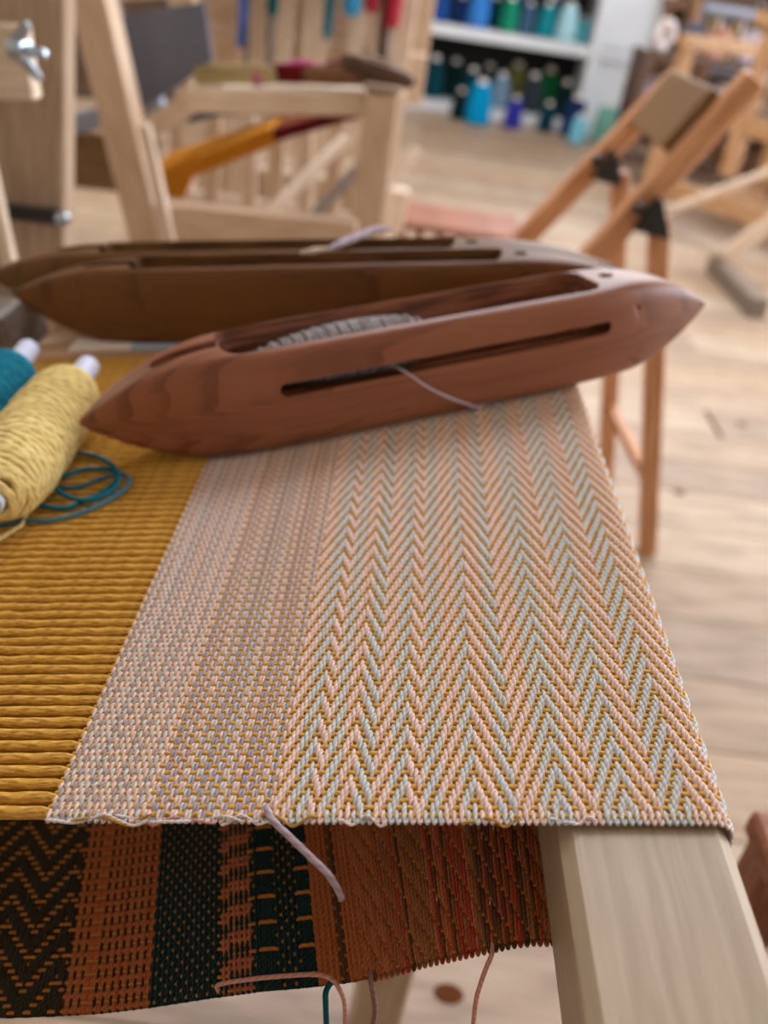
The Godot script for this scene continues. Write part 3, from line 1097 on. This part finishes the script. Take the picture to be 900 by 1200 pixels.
	# what lies on that loom
	var stick := part(self, "stick_shuttle", prism([[-0.056, -0.004], [-0.05, -0.011], [0.05, -0.011], [0.056, -0.004], [0.052, 0.010], [0.03, 0.013], [-0.03, 0.013], [-0.052, 0.010]], 0.01), M.olive_wood, Transform3D(Basis(Vector3.BACK, 0.14), Vector3(-0.238, 0.6435, -1.297)))
	tag(stick, "flat olive-tan stick shuttle lying at the left end of the cream loom rail", "stick shuttle")
	var hull := shuttle_mesh(0.052, 0.02, 0.021, 0.012, 1.9)
	for i in 3:
		var s := thing("brown_shuttle", ["small brown shuttle with rounded back, middle of three on the cream loom rail", "small dark brown shuttle leaning on the post top, rightmost of three on the cream rail", "small maroon wrapped shuttle, leftmost of three on the cream loom rail"][i], "shuttle", [Transform3D(Basis(Vector3.BACK, 0.12), Vector3(-0.098, 0.652, -1.30)), Transform3D(Basis(Vector3.BACK, -0.16), Vector3(-0.052, 0.664, -1.288)), Transform3D(Basis(Vector3.BACK, 0.12), Vector3(-0.150, 0.6455, -1.31))][i], "small shuttles on the cream loom rail")
		part(s, "body", hull, [M.brown_hull, M.dark_wood, M.maroon_yarn][i])
		part(s, "yarn", tube(PackedVector3Array([Vector3(-0.03, 0.019, 0), Vector3(-0.01, 0.022, 0), Vector3(0.01, 0.022, 0), Vector3(0.03, 0.019, 0)]), 0.005, 8), [M.maroon_yarn, M.brown_hull, M.rose_yarn][i])
	var ball := part(self, "yarn_ball", lathe(PackedVector2Array([Vector2(0, 0), Vector2(0.006, 0.0012), Vector2(0.0105, 0.006), Vector2(0.0118, 0.0115), Vector2(0.0105, 0.017), Vector2(0.006, 0.0218), Vector2(0, 0.023)]), 14), M.rose_yarn, at(-0.208, 0.6335, -1.302))
	tag(ball, "small bright pink ball of yarn on the cream loom rail", "yarn ball")

	# the castle of the loom behind
	var c := thing("loom", "tall loom castle hung with blue, teal and red yarns, behind the cream loom", "loom")
	for v in [[-0.372, -0.355, 0.055, 0], [-0.224, -0.224, 0.046, 1], [-0.160, -0.128, 0.026, 1], [-0.100, -0.075, 0.030, 1], [-0.055, -0.085, 0.030, 0], [-0.29, -0.29, 0.03, 1], [-0.043, -0.037, 0.034, 1]]:
		beam(c, "upright", Vector3(v[0], 0.0, -2.15), Vector3(v[0] + (v[1] - v[0]) * 1.2, 1.15, -2.15), v[2] * 1.25, 0.03, M.maple_cream if v[3] else M.maple, Vector3.BACK)
	beam(c, "cross_beam", Vector3(-0.55, 0.58, -2.18), Vector3(0.02, 0.585, -2.18), 0.05, 0.10, M.maple)
	beam(c, "cross_beam", Vector3(-0.55, 1.1, -2.18), Vector3(0.02, 1.1, -2.18), 0.05, 0.08, M.maple)
	beam(c, "cross_beam", Vector3(-0.55, 0.30, -2.18), Vector3(0.02, 0.30, -2.18), 0.05, 0.10, M.maple_cream)
	part(c, "back_board", cbox(Vector3(0.60, 0.42, 0.02), 0.002), M.maple, at(-0.28, 0.82, -2.24))
	for h in [[-0.374, 0.60, 0.75, 0.010, 0], [-0.312, 0.66, 1.0, 0.013, 1], [-0.312, 0.57, 0.66, 0.010, 5], [-0.196, 0.64, 1.0, 0.010, 2], [-0.150, 0.69, 0.9, 0.020, 3], [-0.110, 0.70, 0.9, 0.016, 4], [-0.066, 0.68, 0.78, 0.016, 4], [-0.36, 0.56, 0.70, 0.006, 5], [-0.07, 0.60, 0.67, 0.010, 5]]:
		var p := spline([Vector3(h[0], h[1], -2.09), Vector3(h[0] + 0.003, (h[1] + h[2]) / 2, -2.085), Vector3(h[0], h[2], -2.09), Vector3(h[0] + 0.002, 1.12, -2.12)], 6)
		part(c, "yarn_hank", tube(p, h[3], 8), [M.blue_yarn, M.dark_teal_yarn, M.teal_yarn, M.cyan_yarn, M.red_yarn, M.block][h[4]])


# ---------------------------------------------------------------- middle distance
func make_stand() -> void:
	var o := thing("folding_stand", "folding orange beech stand with black corner brackets right of the cloth", "folding stand")
	beam(o, "slanting_rail", Vector3(0.022, 0.02, -1.3), Vector3(0.438, 0.734, -1.3), 0.034, 0.034, M.beech, Vector3.BACK, 0.004)
	beam(o, "slanting_rail", Vector3(-0.05, 0.02, -1.55), Vector3(0.405, 0.705, -1.55), 0.034, 0.034, M.beech, Vector3.BACK, 0.004)
	beam(o, "leg", Vector3(0.364, 0.545, -1.285), Vector3(0.506, 0.0, -1.285), 0.028, 0.028, M.beech, Vector3.BACK, 0.003)
	beam(o, "leg", Vector3(0.352, 0.56, -1.535), Vector3(0.475, 0.0, -1.535), 0.028, 0.028, M.beech, Vector3.BACK, 0.003)
	beam(o, "crossbar", Vector3(0.442, 0.152, -1.535), Vector3(0.473, 0.132, -1.285), 0.018, 0.018, M.beech)
	beam(o, "back_panel", Vector3(0.350, 0.630, -1.425), Vector3(0.396, 0.711, -1.425), 0.235, 0.016, M.panel_brown, Vector3(-0.87, 0.5, 0.0))
	for s in [[0.352, 0.546, -1.27], [0.328, 0.562, -1.52]]:
		part(o, "bracket", prism([[-0.022, -0.016], [0.026, -0.020], [0.022, -0.012], [0.002, 0.028], [-0.004, 0.028]], 0.044), M.black, at(s[0], s[1], s[2] - 0.008))
		part(o, "knob", lathe(PackedVector2Array([Vector2(0, 0), Vector2(0.008, 0), Vector2(0.008, 0.012), Vector2(0, 0.014)]), 12), M.black, Transform3D(Basis(Vector3.BACK, PI / 2), Vector3(s[0] - 0.018, s[1] + 0.012, s[2])))

	var k := thing("folding_stand", "pale folding stand with a grey-brown foot bar on the floor at the right edge", "folding stand")
	beam(k, "foot_bar", Vector3(1.165, 0.03, -3.26), Vector3(1.165, 0.03, -2.76), 0.06, 0.06, M.block)
	beam(k, "strut", Vector3(1.16, 0.07, -3.2), Vector3(1.62, 0.56, -3.2), 0.05, 0.05, M.maple, Vector3.BACK)
	beam(k, "strut", Vector3(0.90, 0.21, -3.12), Vector3(1.50, 0.56, -3.12), 0.022, 0.022, M.maple, Vector3.BACK)
	beam(k, "leg", Vector3(0.90, 0.0, -3.12), Vector3(0.90, 0.23, -3.12), 0.022, 0.022, M.maple, Vector3.BACK)
	beam(k, "leg", Vector3(1.60, 0.0, -3.16), Vector3(1.60, 0.6, -3.16), 0.05, 0.05, M.maple, Vector3.BACK)

	var b := thing("slatted_stool", "low reddish slatted stool on the floor behind the brown shuttles", "stool")
	part(b, "seat", cbox(Vector3(0.36, 0.022, 0.26), 0.004), M.red_wood, at(0.185, 0.181, -2.66))
	for x in [0.02, 0.35]:
		for z in [-2.56, -2.76]:
			beam(b, "leg", Vector3(x, 0.0, z), Vector3(x, 0.17, z), 0.03, 0.03, M.red_wood, Vector3.BACK)
	for i in 5:
		beam(b, "slat", Vector3(0.07 + 0.057 * i, 0.03, -2.55), Vector3(0.07 + 0.057 * i, 0.17, -2.55), 0.022, 0.012, M.red_wood, Vector3.BACK)
	beam(b, "rail", Vector3(0.02, 0.04, -2.55), Vector3(0.35, 0.04, -2.55), 0.014, 0.03, M.red_wood)

	var s := thing("wooden_stool", "reddish brown wooden stool corner below the beam at the lower right edge", "stool")
	part(s, "seat", cbox(Vector3(0.30, 0.018, 0.30), 0.003), M.red_wood, at(0.405, 0.398, -0.215))
	for x in [0.272, 0.535]:
		for z in [-0.345, -0.085]:
			beam(s, "leg", Vector3(x, 0.0, z), Vector3(x, 0.39, z), 0.028, 0.028, M.red_wood, Vector3.BACK)
	beam(s, "stretcher", Vector3(0.272, 0.15, -0.345), Vector3(0.535, 0.15, -0.345), 0.016, 0.03, M.red_wood)


func far_loom(label: String, xf: Transform3D, mat: Material, h: float) -> void:
	var o := thing("loom", label, "loom", xf)
	for x in [-0.42, 0.42]:
		for z in [-0.36, 0.36]:
			beam(o, "post", Vector3(x, 0, z), Vector3(x, h * (0.72 if z > 0.0 else 0.85), z), 0.05, 0.05, mat, Vector3.BACK)
		beam(o, "castle_post", Vector3(x, 0.25, 0), Vector3(x, h, 0), 0.06, 0.05, mat, Vector3.BACK)
		beam(o, "side_rail", Vector3(x, h * 0.55, -0.38), Vector3(x, h * 0.55, 0.38), 0.035, 0.07, mat)
		beam(o, "side_rail", Vector3(x, 0.14, -0.38), Vector3(x, 0.14, 0.38), 0.035, 0.07, mat)
		beam(o, "brace", Vector3(x, 0.16, 0.34), Vector3(x, h * 0.9, 0.02), 0.03, 0.045, mat, Vector3.RIGHT)
	beam(o, "breast_beam", Vector3(-0.46, h * 0.72, 0.36), Vector3(0.46, h * 0.72, 0.36), 0.06, 0.05, mat)
	beam(o, "back_beam", Vector3(-0.46, h * 0.85, -0.36), Vector3(0.46, h * 0.85, -0.36), 0.05, 0.05, mat)
	beam(o, "castle_beam", Vector3(-0.46, h, 0), Vector3(0.46, h, 0), 0.14, 0.05, mat)
	for i in 4:
		var z := -0.06 + 0.04 * i
		beam(o, "shaft", Vector3(-0.38, h * 0.82 + 0.012 * i, z), Vector3(0.38, h * 0.82 + 0.012 * i, z), 0.012, 0.03, M.strap)
		beam(o, "shaft", Vector3(-0.38, h * 0.52 + 0.012 * i, z), Vector3(0.38, h * 0.52 + 0.012 * i, z), 0.012, 0.03, M.strap)
	for i in 16:
		var x := -0.34 + 0.68 * i / 15.0
		beam(o, "heddle_bunch", Vector3(x, h * 0.53, -0.04 + 0.03 * (i % 3)), Vector3(x + 0.01 * sin(i * 2.0), h * 0.82, -0.04 + 0.03 * (i % 3)), 0.014, 0.012, [M.strap, M.cream_yarn, M.maple_cream][i % 3], Vector3.BACK)
	for i in 9:
		var x := -0.30 + 0.075 * i
		beam(o, "warp_section", Vector3(x, h * 0.73, 0.36), Vector3(x, h * 0.70, 0.05), 0.06, 0.008, [M.maple_cream, M.pink_yarn, M.cream_yarn, M.lavender_yarn][i % 4])
	beam(o, "cloth_beam", Vector3(-0.42, h * 0.40, 0.28), Vector3(0.42, h * 0.40, 0.28), 0.07, 0.07, M.dark_wood)
	for i in 4:
		beam(o, "treadle", Vector3(-0.15 + 0.1 * i, 0.08, 0.40), Vector3(-0.15 + 0.1 * i, 0.12, -0.30), 0.05, 0.022, mat)


func make_far_side() -> void:
	far_loom("tan loom nearest behind the folding stand, its grey shaft bars tilted to the right", at(1.62, 0, -4.05, 38), M.tan_wood, 0.80)
	far_loom("brown loom further back right of the white shelf", at(1.86, 0, -5.68, 8), M.brown_hull, 0.95)
	far_loom("tan loom at the far right beside the dark cabinet", at(2.88, 0, -5.2, 0), M.tan_wood, 1.0)
	var rack := thing("yarn_rack", "low dark wooden rack with skeins of yarn, between the white shelf and the tan loom", "rack", at(1.50, 0, -4.95))
	for y in [0.10, 0.34, 0.58]:
		part(rack, "rack_board", cbox(Vector3(0.86, 0.022, 0.26), 0.003), M.dark_wood, at(0, y, 0))
	for x in [-0.42, 0.42]:
		beam(rack, "rack_post", Vector3(x, 0, 0), Vector3(x, 0.60, 0), 0.03, 0.26, M.dark_wood, Vector3.BACK)
	var hanks := [[-0.33, 0.591, M.pale_yarn, "cream"], [-0.20, 0.591, M.slate_yarn, "slate grey"], [-0.06, 0.591, M.pink_yarn, "dusty pink"], [0.09, 0.591, M.lavender_yarn, "lavender"], [0.22, 0.591, M.orange_dark, "rust brown"], [0.34, 0.591, M.maple_cream, "beige"], [-0.31, 0.351, M.lavender_yarn, "lavender"], [-0.15, 0.351, M.orange_dark, "rust brown"], [0.02, 0.351, M.pale_yarn, "cream"], [0.18, 0.351, M.slate_yarn, "slate grey"], [0.32, 0.351, M.mauve_yarn, "mauve"]]
	var hank: Node3D = null
	for v in hanks:
		if hank == null:
			hank = thing("yarn_skein", "x", "yarn skein", Transform3D.IDENTITY, "yarn skeins on the dark rack")
			var ring := []
			for i in 17:
				var t := TAU * i / 16.0
				ring.append(Vector3(0.034 * cos(t), 0.075 + 0.055 * sin(t), 0.01 * sin(t * 2.0)))
			part(hank, "yarn", tube(spline(ring, 3), 0.019, 8), null)
			part(hank, "band", lathe(PackedVector2Array([Vector2(0.0215, -0.014), Vector2(0.0225, 0.0), Vector2(0.0215, 0.014)]), 12), M.pale_cloth, Transform3D(Basis.IDENTITY, Vector3(0.034, 0.075, 0)))
		var c: Node3D = hank
		if v != hanks[0]:
			c = hank.duplicate()
			c.name = numbered("yarn_skein")
			add_child(c)
		(c.get_child(0) as MeshInstance3D).material_override = v[2]
		c.transform = at(1.50 + v[0], v[1] + 0.001, -4.94, 20.0 * sin(v[0] * 30.0))
		c.set_meta("label", "%s yarn skein on the %s board of the dark rack" % [v[3], "upper" if v[1] > 0.5 else "middle"])
	var cab := thing("cabinet", "dark brown wooden cabinet against the far wall at the right", "cabinet", at(2.44, 0, -6.45))
	part(cab, "body", cbox(Vector3(1.7, 1.7, 0.45), 0.006), M.dark_wood, at(0, 0.85, 0))
	for i in 4:
		var d := part(cab, "door", cbox(Vector3(0.40, 1.55, 0.02), 0.004), M.dark_wood, at(-0.62 + 0.413 * i, 0.86, 0.235))
		part(d, "handle", lathe(PackedVector2Array([Vector2(0.006, 0), Vector2(0.006, 0.015), Vector2(0.014, 0.022), Vector2(0.010, 0.034), Vector2(0, 0.036)]), 12), M.steel, Transform3D(Basis(Vector3.RIGHT, PI / 2), Vector3(0.16 if i % 2 == 0 else -0.16, 0, 0.01)))


func make_shelf() -> void:
	var o := thing("yarn_shelf", "white open shelf unit holding blue and green yarn cones against the far wall", "shelf", at(0, 0, -6.3))
	for x in [-0.005, 1.10, 1.46]:
		part(o, "upright", cbox(Vector3(0.075, 1.9, 0.38), 0.003), M.white_paint, at(x, 0.95, -0.19))
	for y in [0.035, 0.475, 0.93, 1.38, 1.88]:
		part(o, "shelf_board", cbox(Vector3(1.026, 0.062, 0.37), 0.003), M.white_paint, at(0.5475, y, -0.19))
		part(o, "shelf_board", cbox(Vector3(0.281, 0.062, 0.37), 0.003), M.white_paint, at(1.28, y, -0.19))
	for y in [0.255, 0.70]:
		part(o, "door", cbox(Vector3(0.28, 0.37, 0.02), 0.003), M.white_paint, at(1.28, y, -0.04))
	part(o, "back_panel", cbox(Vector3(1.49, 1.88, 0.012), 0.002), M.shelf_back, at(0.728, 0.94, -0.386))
	var cone := PackedVector2Array([Vector2(0, 0.0), Vector2(0.062, 0.004), Vector2(0.072, 0.016), Vector2(0.068, 0.10), Vector2(0.055, 0.19), Vector2(0.046, 0.205), Vector2(0.028, 0.212)])
	var tip := PackedVector2Array([Vector2(0.030, 0.20), Vector2(0.021, 0.238), Vector2(0.016, 0.238), Vector2(0.016, 0.22)])
	var foot := PackedVector2Array([Vector2(0, -0.002), Vector2(0.05, -0.002), Vector2(0.05, 0.006)])
	var src: Node3D = null
	var names := ["navy", "deep blue", "bright blue", "dark teal", "emerald green", "slate blue", "teal", "pale aqua", "light teal", "forest green", "vivid cyan", "blue-grey", "violet blue", "olive green", "black-green", "charcoal", "ice blue", "sea green"]
	var cols := [Color8(24, 48, 96), Color8(28, 74, 140), Color8(58, 128, 208), Color8(8, 62, 74), Color8(26, 134, 104), Color8(72, 104, 134), Color8(22, 134, 146), Color8(176, 222, 232), Color8(84, 176, 186), Color8(14, 92, 50), Color8(0, 150, 206), Color8(118, 146, 168), Color8(52, 52, 158), Color8(104, 104, 52), Color8(14, 40, 40), Color8(52, 58, 66), Color8(128, 204, 226), Color8(120, 176, 160)]
	# where each stands: x, height of its foot, depth, colour, size
	var spots := [[0.100, 0.508, -0.14, 1, 0.82], [0.226, 0.508, -0.155, 0, 0.70], [0.335, 0.508, -0.10, 2, 0.95], [0.440, 0.508, -0.24, 3, 0.8], [0.530, 0.508, -0.10, 4, 0.85], [0.655, 0.508, -0.16, 5, 0.8], [0.765, 0.508, -0.10, 6, 0.85], [0.897, 0.508, -0.10, 7, 0.94], [1.008, 0.508, -0.14, 8, 0.62], [0.26, 0.508, -0.29, 3, 1.05], [0.60, 0.508, -0.30, 0, 1.0], [0.82, 0.508, -0.29, 3, 1.05],
		[0.115, 0.068, -0.14, 3, 1.05], [0.255, 0.068, -0.28, 14, 1.0], [0.370, 0.068, -0.14, 3, 0.9], [0.480, 0.068, -0.28, 14, 1.0], [0.560, 0.068, -0.12, 11, 0.9], [0.665, 0.068, -0.28, 13, 1.15], [0.765, 0.068, -0.12, 15, 1.0], [0.880, 0.068, -0.27, 9, 1.15], [0.985, 0.068, -0.12, 14, 0.95],
		[0.300, 0.0, 0.16, 14, 0.75], [0.415, 0.0, 0.26, 10, 1.1], [0.640, 0.0, 0.22, 12, 0.8], [0.860, 0.0, 0.14, 3, 0.75], [1.02, 0.0, 0.20, 0, 1.05], [1.02, 0.0, 0.46, 16, 0.72], [1.20, 0.0, 0.30, 17, 1.05], [1.32, 0.0, 0.16, 17, 0.9]]
	for s in spots:
		if src == null:
			src = thing("yarn_cone", "x", "yarn cone", Transform3D.IDENTITY, "yarn cones on and before the white shelf")
			part(src, "yarn", lathe(cone, 20), null)
			part(src, "cone_tip", lathe(tip, 14), M.pale_cloth)
			part(src, "cone_foot", lathe(foot, 14), M.pale_cloth)
		var c: Node3D = src
		if s != spots[0]:
			c = src.duplicate()
			c.name = numbered("yarn_cone")
			add_child(c)
		var k: int = s[3]
		if not M.has("cone%d" % k):
			M["cone%d" % k] = yarn_mat(cols[k])
		(c.get_child(0) as MeshInstance3D).material_override = M["cone%d" % k]
		c.transform = Transform3D(Basis.from_scale(Vector3.ONE * float(s[4])), Vector3(s[0], s[1] + 0.002, -6.3 + s[2]))
		var where: String = "on the upper shelf board" if s[1] > 0.4 else "on the bottom shelf board" if s[1] > 0.0 else "standing on the floor before the shelf"
		if s[2] < -0.25:
			where += " rear row"
		c.set_meta("label", "%s yarn cone %s" % [names[k], where])
		cone_labels[c] = s[0]
	# cones of one colour in one row: told apart by what stands beside them
	var used := {}
	for c in cone_labels:
		var l: String = c.get_meta("label")
		if used.has(l):
			c.set_meta("label", l + (" by the upright" if cone_labels[c] > 0.95 else ", the right one" if cone_labels[c] > used[l] else ", the left one"))
		used[l] = cone_labels[c]


var cone_labels := {}


# ---------------------------------------------------------------- room
func make_room() -> void:
	var x0 := -2.6
	var x1 := 3.4
	var z0 := -6.85
	var z1 := 2.2
	var top := 2.9
	var floor_root := struct("floor", cbox(Vector3(x1 - x0 + 0.4, 0.1, z1 - z0 + 0.4), 0.002), M.planks[2], at((x0 + x1) / 2, -0.072, (z0 + z1) / 2))
	var row := 0
	var z := z0
	while z < z1:
		var x := x0 - rng.randf() * 1.2
		while x < x1:
			var ln := rng.randf_range(1.5, 2.6)
			var a := maxf(x, x0)
			var b := minf(x + ln, x1)
			if b - a > 0.05:
				part(floor_root, "plank", cbox(Vector3(snappedf(b - a, 0.05) - 0.001, 0.02, 0.1385), 0.0012), M.planks[rng.randi() % M.planks.size()], Transform3D(Basis.IDENTITY, Vector3((a + b) / 2, -0.0102 + 0.0002 * rng.randf(), z + 0.07) - floor_root.position))
			x += ln
		z += 0.14
		row += 1
	for k in [[0.146, -0.470, 0.017, 0.012], [0.62, -1.52, 0.014, 0.010], [0.86, -1.9, 0.016, 0.012]]:
		part(floor_root, "knot", lathe(PackedVector2Array([Vector2(0, 0.0012), Vector2(0.7, 0.001), Vector2(1.0, -0.001)]), 16), M.knot, Transform3D(Basis.from_scale(Vector3(k[2], 1, k[3])), Vector3(k[0], 0.0, k[1]) - floor_root.position))
	# ceiling with one roof window over the middle of the room
	var roof := Node3D.new()
	roof.name = "ceiling"
	roof.set_meta("kind", "structure")
	roof.position = Vector3(0, top + 0.06, 0)
	add_child(roof)
	var hole := Rect2(-0.5, -3.4, 1.8, 1.7)
	for r in [Rect2(x0 - 0.2, z0 - 0.2, x1 - x0 + 0.4, hole.position.y - z0 + 0.2), Rect2(x0 - 0.2, hole.end.y, x1 - x0 + 0.4, z1 - hole.end.y + 0.2), Rect2(x0 - 0.2, hole.position.y, hole.position.x - x0 + 0.2, hole.size.y), Rect2(hole.end.x, hole.position.y, x1 - hole.end.x + 0.2, hole.size.y)]:
		part(roof, "ceiling_panel", cbox(Vector3(r.size.x, 0.12, r.size.y), 0.001), M.ceiling, at(r.get_center().x, 0, r.get_center().y))
	var sk := Node3D.new()
	sk.name = "window_5"
	sk.set_meta("kind", "structure")
	sk.transform = Transform3D(Basis(Vector3.RIGHT, PI / 2), Vector3(hole.get_center().x, top + 0.06, hole.get_center().y))
	add_child(sk)
	for s in [-1.0, 1.0]:
		part(sk, "frame_stile", cbox(Vector3(0.06, hole.size.y, 0.10), 0.004), M.white_paint, at(s * (hole.size.x / 2 - 0.03), 0, 0))
		part(sk, "frame_rail", cbox(Vector3(hole.size.x - 0.12, 0.06, 0.10), 0.004), M.white_paint, at(0, s * (hole.size.y / 2 - 0.03), 0))
	part(sk, "pane", cbox(Vector3(hole.size.x - 0.12, hole.size.y - 0.12, 0.006), 0.001), M.glass)
	daylight(sk, hole.size - Vector2(0.12, 0.12), DAY_ROOF)
	struct("wall_left", cbox(Vector3(0.2, top, z1 - z0 + 0.4), 0.002), M.wall, at(x0 - 0.1, top / 2, (z0 + z1) / 2))
	struct("wall_near", cbox(Vector3(x1 - x0, top, 0.2), 0.002), M.wall, at((x0 + x1) / 2, top / 2, z1 + 0.1))
	# right wall with three windows, far wall with one
	wall_with_openings("wall_right", Vector3(x1 + 0.1, 0, 0), true, z0 - 0.2, z1 + 0.2, top, [[-5.9, -4.3], [-3.9, -2.3], [-1.9, -0.3]], 0.55, 2.45)
	wall_with_openings("wall_far", Vector3(0, 0, z0 - 0.1), false, x0, x1, top, [[0.5, 2.9]], 1.95, 2.7)
	struct("baseboard_left", cbox(Vector3(0.016, 0.09, z1 - z0), 0.003), M.white_paint, at(x0 + 0.008, 0.045, (z0 + z1) / 2))
	struct("baseboard_far", cbox(Vector3(x1 - x0, 0.09, 0.016), 0.003), M.white_paint, at((x0 + x1) / 2, 0.045, z0 + 0.008))


var n_window := 0


func wall_with_openings(called: String, origin: Vector3, along_z: bool, a: float, b: float, top: float, holes: Array, sill: float, head: float) -> void:
	var root := Node3D.new()
	root.name = called
	root.set_meta("kind", "structure")
	root.position = origin
	add_child(root)
	var piece := func(lo: float, hi: float, y0: float, y1: float) -> void:
		if hi - lo < 0.001:
			return
		var mid := (lo + hi) / 2
		part(root, "wall_panel", cbox(Vector3(0.2, y1 - y0, hi - lo) if along_z else Vector3(hi - lo, y1 - y0, 0.2), 0.001), M.wall, Transform3D(Basis.IDENTITY, Vector3(0, (y0 + y1) / 2, mid) if along_z else Vector3(mid, (y0 + y1) / 2, 0)))
	var from := a
	for h in holes:
		piece.call(from, h[0], 0.0, top)
		piece.call(h[0], h[1], 0.0, sill)
		piece.call(h[0], h[1], head, top)
		from = h[1]
		n_window += 1
		var w := Node3D.new()
		w.name = "window_%d" % n_window
		w.set_meta("kind", "structure")
		var mid: float = (h[0] + h[1]) / 2.0
		w.transform = Transform3D(Basis(Vector3.UP, -PI / 2) if along_z else Basis.IDENTITY, origin + (Vector3(0, (sill + head) / 2, mid) if along_z else Vector3(mid, (sill + head) / 2, 0)))
		add_child(w)
		var wd: float = h[1] - h[0]
		var ht := head - sill
		for s in [-1.0, 1.0]:
			part(w, "frame_stile", cbox(Vector3(0.06, ht, 0.08), 0.004), M.white_paint, at(s * (wd / 2 - 0.03), 0, 0))
			part(w, "frame_rail", cbox(Vector3(wd - 0.12, 0.06, 0.08), 0.004), M.white_paint, at(0, s * (ht / 2 - 0.03), 0))
		part(w, "mullion", cbox(Vector3(0.04, ht - 0.12, 0.06), 0.004), M.white_paint)
		for s in [-1.0, 1.0]:
			part(w, "pane", cbox(Vector3(wd / 2 - 0.08, ht - 0.12, 0.006), 0.001), M.glass, at(s * (wd / 4 - 0.005), 0, 0))
		daylight(w, Vector2(wd - 0.12, ht - 0.12), DAY_SIDE if along_z else DAY_FAR)
	piece.call(from, b, 0.0, top)


func daylight(w: Node3D, size: Vector2, energy: float) -> void:
	# what the sky sends in through a window
	var l := AreaLight3D.new()
	l.name = "daylight"
	l.area_size = size
	l.light_color = DAY
	l.light_energy = energy
	l.area_normalize_energy = false
	l.shadow_enabled = true
	l.position = Vector3(0, 0, 0.12)
	l.rotation = Vector3(0, PI, 0)
	l.area_range = 12.0
	w.add_child(l)


const DAY := Color(0.98, 0.97, 0.97)
const DAY_SIDE := 1.1
const DAY_FAR := 3.0
const DAY_ROOF := 1.5
